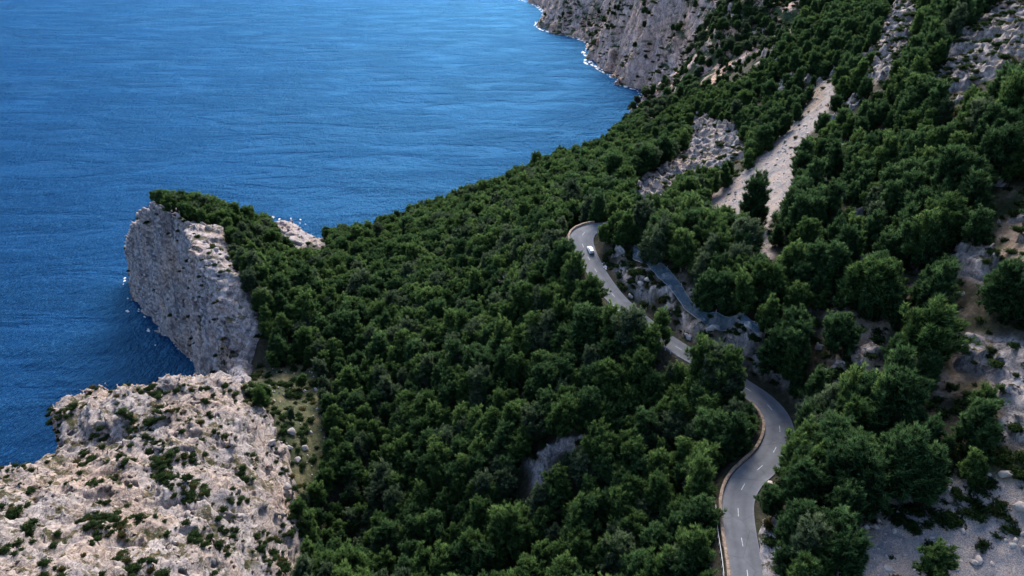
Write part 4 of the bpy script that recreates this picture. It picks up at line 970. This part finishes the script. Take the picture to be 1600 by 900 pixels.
ok = in_any(Z_CUT, ou, ov) & (rdd > 4.9) & (fbm(ox / 5, oy / 5, 0 * ox, 3, 158) + .35 * (r.random(len(ox)) - .5) > -.08)
add_shrubs(ox[ok], oy[ok], oz[ok] - .2, r.uniform(.5, 1.6, ok.sum()), r.choice([0, 1, 2, 3], ok.sum(), p=[.33, .31, .28, .08]))
ox, oy = scatter(60, 160, 85, 150, 1.7, 27); oz = ground_z(ox, oy); ou, ov, od = proj(ox, oy, oz)
ok = inside([(1385, 815), (1425, 775), (1470, 766), (1562, 762), (1565, 800), (1500, 825), (1440, 835)], ou, ov) & (fbm(ox / 6, oy / 6, 0 * ox, 2, 159) > -.25)
ok |= in_any([[(1535, 810), (1575, 800), (1600, 830), (1590, 850), (1550, 835)], [(1515, 850), (1550, 845), (1548, 868), (1518, 868)], [(1555, 700), (1620, 700), (1620, 752), (1480, 745), (1440, 720)]], ou, ov) & (r.random(len(ox)) < .8)
add_shrubs(ox[ok], oy[ok], oz[ok] - .2, r.uniform(.9, 1.9, ok.sum()), r.choice([0, 1, 2], ok.sum()))
# bushes dotted over the far cliffs
ox, oy = scatter(20, 560, 500, 1450, 4.6, 24); oz = ground_z(ox, oy); ou, ov, od = proj(ox, oy, oz); ok = (oz > 6) & (ou > 800) & (ou < 1400) & (ov > -40) & (r.random(len(ox)) < .55) & (fbm(ox / 30, oy / 30, 0 * ox, 3, 153) > .0)
FS = np.stack([ox, oy, oz - .5, r.uniform(1.6, 3.4, len(ox))], 1)[ok]
SA = np.array(SH, float)
openq = in_any([Z_OUTCROP, Z_BARE_HEAD] + Z_SCREE + Z_GRASS + Z_CUT, SA[:, 5], SA[:, 6]) & (SA[:, 5] > 4) & (SA[:, 5] < 1596) & (SA[:, 6] > 4) & (SA[:, 6] < 896)
for zn in Z_ROAD: openq &= True
so = np.argsort(-(SA[:, 3] / SA[:, 7] * openq))[:300]
so = [int(i) for i in so if openq[i]]
SMARKS = [(65, 770, 'the notch in the outcrop rim'), (20, 760, 'the left edge of the photo'), (180, 660, 'the outcrop corner above the sea'), (300, 620, 'the rim of the pale outcrop'), (270, 740, 'the green hollow in the outcrop'), (380, 700, 'the bare slab of the outcrop'), (440, 790, 'the outcrop right edge'), (100, 860, 'the bottom left corner'), (170, 820, 'the outcrop green mat'), (300, 830, 'the lower outcrop bushes'), (410, 870, 'the foot of the pale outcrop'), (180, 730, 'the outcrop middle'), (240, 890, 'the bottom edge of the outcrop'),
          (330, 450, 'the headland cliff brow'), (230, 330, 'the headland corner'), (380, 540, 'the neck of the headland'), (1480, 795, 'the scree bush mat'), (1580, 820, 'the scree at the right edge'), (1370, 800, 'the brown bank by the scree'), (1440, 860, 'the lower scree field'), (480, 600, 'the grassy gap'), (440, 640, 'the head of the ravine'), (470, 720, 'the ravine boulders'), (450, 850, 'the foot of the ravine'), (970, 410, 'the white rubble by the road'), (1020, 450, 'the blue net'), (1120, 530, 'the road cutting'), (1220, 240, 'the scree chute'), (1190, 380, 'the foot of the scree chute'), (1590, 360, 'the right tan patch'), (870, 700, 'the forest clearing'), (1520, 740, 'the blue-grey rock')]
_MA, _MK = MA, MARKS; MARKS = SMARKS; MA = np.array([(a, b) for a, b, _ in SMARKS], float)
items = []
for i in so:
    rd_ = SA[i, 3]; items.append(('%s %s shrub %s' % ('large' if rd_ > 1.5 else ('low' if rd_ < .85 else 'rounded'), SHR[int(SA[i, 4])][0], where(SA[i, 5], SA[i, 6], 14)), SA[i, 5], SA[i, 6]))
labels = unique_labels(items); ssrc = {}
for lab, i in zip(labels, so):
    x, y, z, rad, vr = SA[i, :5]; t = link('shrub', None, loc=(x, y, z)); t.rotation_euler = (0, 0, r.uniform(0, 6.28)); t.scale = (rad * r.uniform(.9, 1.25), rad * r.uniform(.9, 1.25), rad * r.uniform(.6, .85))
    tag(t, lab, 'shrub', 'shrubs on the open rock and scree'); a = link('foliage', SHR[int(vr)][1][0], t); b = link('stems', SHR[int(vr)][1][1], t); ssrc.setdefault(int(vr), [a, b])
MARKS = _MK; MA = _MA
sm = np.ones(len(SA), bool); sm[so] = False; SR = SA[sm]
sk = sorted(ssrc)
gn_scatter('undergrowth', np.vstack([SR[:, :3], FS[:, :3]]), np.stack([np.zeros(len(SR) + len(FS)), np.zeros(len(SR) + len(FS)), r.uniform(0, 6.28, len(SR) + len(FS))], 1),
           np.concatenate([SR[:, 3], FS[:, 3]])[:, None] * np.array([1.15, 1.15, .75]), np.concatenate([SR[:, 4], r.integers(0, 3, len(FS))]), [ssrc[k] for k in sk], 'dark low scrub covering the ground between the pines', 'undergrowth')

# ------------------------------------------------------------------ dead trees
def dead_tree(seed, H, lean=(0, 0)):
    rr = np.random.default_rng(seed); segs = []
    def grow(p, d, L, rad, lev):
        n2 = 3
        for i in range(n2):
            q_ = p + d * L / n2; segs.append((p, q_, rad, rad * .78)); p = q_; rad *= .78; d = norm(d + rr.normal(0, .14, 3) + np.array([0, 0, .05]))
            if lev < 3:
                for _ in range(2 if lev else 3):
                    grow(p, norm(d * .55 + rr.normal(0, .75, 3)), L * rr.uniform(.38, .6), rad * .55, lev + 1)
    d0_ = norm(np.array([lean[0], lean[1], 1.0])); tr = [(np.zeros(3) - d0_ * 1.0, d0_ * H * .35, .2, .15)]
    grow(d0_ * H * .33, d0_, H * .6, .13, 0)
    return tube_mesh('trunk', tr, M['dead'], 6), tube_mesh('branches', segs, M['dead'], 3)
for k, (u, v, h, lean, lab) in enumerate([(928, 760, 7, (.2, 0), 'leafless dead grey tree beside the clearing in the lower forest'), (1448, 372, 8, (-1.6, 0), 'fallen bleached white dead tree on the dark upper right slope'), (812, 458, 9, (-.9, 0), 'bare leaning grey trunk poking out of the forest left of the road'),
                                          (1262, 400, 6, (.3, .1), 'small grey-violet leafless tree near the foot of the scree chute'), (1352, 800, 6.5, (0, .1), 'thin bare dead trunk on the brown bank beside the lower scree'), (1290, 440, 6, (.2, 0), 'bare twiggy dead tree between pines right of the scree foot'),
                                          (640, 388, 7, (.2, 0), 'bare dead trunk on the forest edge against the bay'), (1250, 110, 7, (.4, 0), 'grey leafless tree left of the head of the scree')]):
    p = hit(u, v)
    if not p: continue
    t = link('dead_tree', None, loc=(p[0], p[1], p[2] - .1)); tag(t, lab, 'dead tree', 'dead leafless trees on the slopes'); a, b = dead_tree(500 + k, h, lean); link('trunk', a, t); link('branches', b, t)

# ------------------------------------------------------------------ boulders and loose stones
def stone_mesh(seed, sub=2, name='boulder', m=None, rough=.28):
    import bmesh
    bm = bmesh.new(); bmesh.ops.create_icosphere(bm, subdivisions=sub, radius=1.0); rr = np.random.default_rng(seed)
    pl = norm(rr.normal(size=(16, 3))); dd = rr.uniform(.42, .80, 16)
    co = np.array([v.co[:] for v in bm.verts]); 
    for n__, d_ in zip(pl, dd):
        e = co @ n__ - d_; co = co - np.clip(e, 0, None)[:, None] * n__
    co = co * (1 + rough * .5 * perlin(co[:, 0] * 2, co[:, 1] * 2, co[:, 2] * 2, seed)[:, None]); F = np.array([[v.index for v in f.verts] for f in bm.faces]); bm.free()
    return mesh_np(name, co, F, m or M['boulder'], smooth=False)
q = NT('boulder_stone'); n = q.noise(1.2, 6, .7)
M['boulder'] = q.out(q.ramp(n, [(0.3, (0.22, 0.19, 0.175)), (0.5, (0.38, 0.33, 0.30)), (0.7, (0.50, 0.45, 0.42))]), .92, q.bump(n, .6, .15))
BM = [stone_mesh(700 + i, 3) for i in range(6)]; rocks = []
for k, (u, v, w, lab) in enumerate([(690, 637, 3.4, 'lone pinkish boulder standing among the pines of the lower forest'), (456, 678, 3.8, 'round pale boulder highest of the group beside the outcrop'), (428, 705, 3.6, 'broad pale boulder left in the group at the outcrop edge'), (452, 701, 2.8, 'small grey boulder in the middle of the ravine group'), (478, 702, 3.0, 'white boulder at the right end of the ravine group'),
                                    (466, 724, 2.6, 'small pale stone below the ravine boulder group'), (453, 783, 4.0, 'tan boulder leaning on the smooth right edge of the outcrop'), (447, 745, 2.4, 'half hidden stone against the outcrop edge below the boulder group'), (610, 647, 2.0, 'tiny white stone left of the lone forest boulder'), (728, 628, 3.0, 'shadowed grey boulder right of the lone forest boulder'),
                                    (1208, 764, 4.2, 'large blue-grey boulder beside the lower road bend'), (1572, 742, 3.0, 'pale boulder at the upper rim of the lower scree field'), (1590, 800, 3.6, 'blue-grey boulder at the right edge on the scree'), (1545, 743, 1.6, 'small stone on the upper rim of the scree field'), (1521, 882, 2.2, 'grey stone near the bottom of the scree field'), (1183, 520, 4.5, 'white boulder at the right end of the blue net'), (1166, 530, 3.2, 'smaller white boulder left of the one ending the blue net'),
                                    (1118, 513, 3.6, 'white block behind the blue net'), (1105, 535, 3.2, 'pinkish block in the road cutting below the net'), (1075, 528, 3.4, 'pink-grey rock beside the short visible piece of road'), (1000, 450, 3.2, 'pale rock in the cutting above the middle road stretch'), (985, 465, 2.8, 'jagged rock at the road edge in the cutting'), (1010, 440, 2.6, 'pale upper rock of the cutting under the net'),
                                    (1385, 890, 2.0, 'grey stone at the lower left of the scree field'), (1430, 640, 2.2, 'stone at the left end of the orange gravel strip'), (1448, 630, 1.8, 'rusty stone on the orange gravel strip')]):
    p = hit(u, v)
    if not p: continue
    zz = float(ground_z(p[0], p[1])); o = link('boulder', BM[k % 6], loc=(p[0], p[1], max(p[2], zz) + w * .12)); o.scale = (w * .5, w * .42, w * .38); o.rotation_euler = (r.uniform(-.4, .4), r.uniform(-.4, .4), r.uniform(0, 6)); tag(o, lab, 'boulder', 'boulders lying on the slopes')
SM = [stone_mesh(720 + i, 1, 'stone') for i in range(4)]
ox, oy = scatter(-110, 320, 85, 440, .95, 31); oz = ground_z(ox, oy); ou, ov, od = proj(ox, oy, oz); rdd = lut(ox, oy)
scr = in_any(Z_SCREE, ou, ov); mr = in_any(Z_CUT + Z_SOIL + Z_GRASS[:1], ou, ov); ok = (oz > 10) & ((scr & (r.random(len(ox)) < .62)) | (mr & (r.random(len(ox)) < .10))); rn, _ = road_near(ox[ok], oy[ok])
P_ = np.stack([ox, oy, oz], 1)[ok][rn > 4.8]; sc_ = np.exp(r.normal(-1.15, .65, len(P_))).clip(.10, 1.5)
sp = [link('loose_stone', m_, loc=tuple(P_[i * 50] + np.array([0, 0, .05]))) for i, m_ in enumerate(SM)]
for i, (o, t_) in enumerate(zip(sp, ('angular', 'flat', 'rounded', 'split'))):
    o.scale = (.5, .45, .35); uu_, vv_, _ = proj(*o.location); tag(o, '%s loose grey stone lying %s' % (t_, where(float(uu_), float(vv_), 20)), 'stone')
gn_scatter('scree', P_, r.uniform(0, 6.28, (len(P_), 3)), sc_[:, None] * np.array([1, .85, .6]), r.integers(0, 4, len(P_)), [[o] for o in sp], 'loose grey limestone rubble on the scree slopes', 'scree')

# ------------------------------------------------------------------ white rubble at the roadside, drain, net
p = at_s(s_at_uv(934, 416))[0] + at_s(s_at_uv(934, 416))[1] * 3.9
rb = link('rubble_heap', None, loc=tuple(p)); tag(rb, 'small heap of white rubble on the inner verge behind the car', 'rubble heap')
for i in range(14):
    o = link('chunk', BM[i % 6], rb, loc=(r.normal(0, .45), r.normal(0, 1.3), .1 + r.uniform(0, .15))); o.scale = (r.uniform(.2, .42),) * 2 + (r.uniform(.15, .28),)
wm = [stone_mesh(760 + i, 2, 'chunk', M['white_rubble']) for i in range(3)]
for i, o in enumerate([c for c in rb.children]): o.data = wm[i % 3]

a = hit(1290, 588); b = hit(1303, 655)
if a and b:
    A_, B_ = np.array(a[:3]), np.array(b[:3]); root = link('drainage_channel', None, loc=tuple((A_ + B_) / 2)); tag(root, 'blue-grey concrete drainage channel running down between the pines above the road', 'drain')
    pth = []
    for t in np.linspace(0, 1, 12):
        q_ = A_ * (1 - t) + B_ * t; q_[2] = float(ground_z(q_[0], q_[1])) + .25; pth.append(q_ - (A_ + B_) / 2)
    pth = np.array(pth); pth[1:-1, 2] = (pth[:-2, 2] + pth[1:-1, 2] + pth[2:, 2]) / 3 + .15
    link('channel_floor', sweep(pth, [(-.75, -.6), (.75, -.6), (.75, 0), (-.75, 0)], M['concrete'], 'channel_floor'), root)
    for sx in (-1, 1): link('channel_side', sweep(pth, [(sx * .95 - .2, -.6), (sx * .95 + .2, -.6), (sx * .95 + .2, .45), (sx * .95 - .2, .45)], M['concrete'], 'channel_side'), root)

def net(uv_top, uv_bot, label, nu, nv):
    root = None; T_ = np.array([hit(*p_)[:3] for p_ in uv_top]); B_ = np.array([hit(*p_)[:3] for p_ in uv_bot])
    mid = (T_.mean(0) + B_.mean(0)) / 2; root = link('rockfall_net', None, loc=tuple(mid)); tag(root, label, 'safety net')
    G = np.zeros((nu, nv, 3)); tt = np.linspace(0, 1, nu); ks = np.linspace(0, 1, len(uv_top))
    for c in range(3):
        a_ = np.interp(tt, ks, T_[:, c]); b_ = np.interp(tt, ks, B_[:, c])
        for j in range(nv): G[:, j, c] = a_ * (1 - j / (nv - 1)) + b_ * (j / (nv - 1))
    gz_ = ground_z(G[..., 0], G[..., 1])
    for _ in range(40): gz_[1:-1] = (gz_[:-2] + 2 * gz_[1:-1] + gz_[2:]) / 4; gz_[:, 1:-1] = (gz_[:, :-2] + 2 * gz_[:, 1:-1] + gz_[:, 2:]) / 4
    sag = perlin(G[..., 0] / 3, G[..., 1] / 3, 0.0, 170) * .3
    G[..., 2] = gz_ + 1.5 + sag; G -= mid
    V = []; F = []
    def wire(p_, q_, w):
        d_ = q_ - p_; s1 = norm(np.cross(d_, [0, 0, 1.0])) * w; s2 = norm(np.cross(d_, s1)) * w; n0 = len(V)
        V.extend([p_ + s1, p_ - s1 * .5 + s2, p_ - s1 * .5 - s2, q_ + s1, q_ - s1 * .5 + s2, q_ - s1 * .5 - s2]); F.extend([(n0, n0 + 1, n0 + 4, n0 + 3), (n0 + 1, n0 + 2, n0 + 5, n0 + 4), (n0 + 2, n0, n0 + 3, n0 + 5)])
    for i in range(nu - 1):
        for j in range(nv - 1):
            wire(G[i, j], G[i + 1, j + 1], .024); wire(G[i + 1, j], G[i, j + 1], .024)
    link('netting', mesh_np('netting', V, F, M['net_blue'], smooth=False), root, kind='stuff'); V = []; F = []
    def cable(j):
        nonlocal V, F
        V = []; F = []
        for i in range(nu - 1): wire(G[i, j], G[i + 1, j], .03)
        link('cable', mesh_np('cable', V, F, M['galvanised_steel'], smooth=False), root)
    cable(0); cable(nv - 1)
    for i in range(0, nu, 22):
        link('post', tube_mesh('post', [(G[i, 0] - np.array([0, 0, 1.2]), G[i, 0] + np.array([0, 0, .8]), .07, .06)], M['galvanised_steel']), root)
net([(990, 390), (1015, 400), (1040, 425), (1062, 450), (1080, 478), (1110, 500), (1150, 512), (1185, 525)], [(988, 410), (1010, 420), (1030, 442), (1055, 468), (1068, 490), (1100, 515), (1145, 530), (1182, 545)],
    'long blue rockfall net draped on the slope above the road cutting', 150, 14)

# ------------------------------------------------------------------ surf along the rocks
FV = []; FF = []; rf_ = np.random.default_rng(44); C2 = COAST[:, :2]; k0 = 0
for i in range(1, len(C2) - 4):
    a, b = C2[i], C2[i + 1]; L_ = np.linalg.norm(b - a)
    far_ = a[1] > 480
    for t in np.arange(0, L_, 3.0 if far_ else 2.2):
        c = a + (b - a) * t / L_; n2_ = np.array([b[1] - a[1], a[0] - b[0]]) / L_
        if inside(C2, np.array([c[0] + n2_[0] * 3]), np.array([c[1] + n2_[1] * 3]))[0]: n2_ = -n2_
        if rf_.random() < (.30 if far_ else .76): continue
        g = c + n2_ * (rf_.normal(4 if far_ else 2.5, 4 if far_ else 2.2)) ; R0 = rf_.uniform(.5, 3.8 if far_ else 1.2); ph = rf_.uniform(0, 6.28); n0 = len(FV); mN = 10
        FV.append((g[0], g[1], .06 + .0004 * (n0 % 40)))
        for s_ in range(mN):
            an = ph + s_ * 2 * math.pi / mN; rr_ = R0 * rf_.uniform(.45, 1.2); st_ = (b - a) / L_; p2 = g + st_ * math.cos(an) * rr_ * 1.7 + n2_ * math.sin(an) * rr_ * .8; FV.append((p2[0], p2[1], .05 + .0004 * (n0 % 40)))
        for s_ in range(mN): FF.append((n0, n0 + 1 + s_, n0 + 1 + (s_ + 1) % mN))
link('sea_foam', mesh_np('sea_foam', FV, FF, M['foam'], smooth=False), kind='stuff', label='white surf breaking along the foot of the cliffs', category='surf')
print('done', len(TA), len(SA), len(P_))
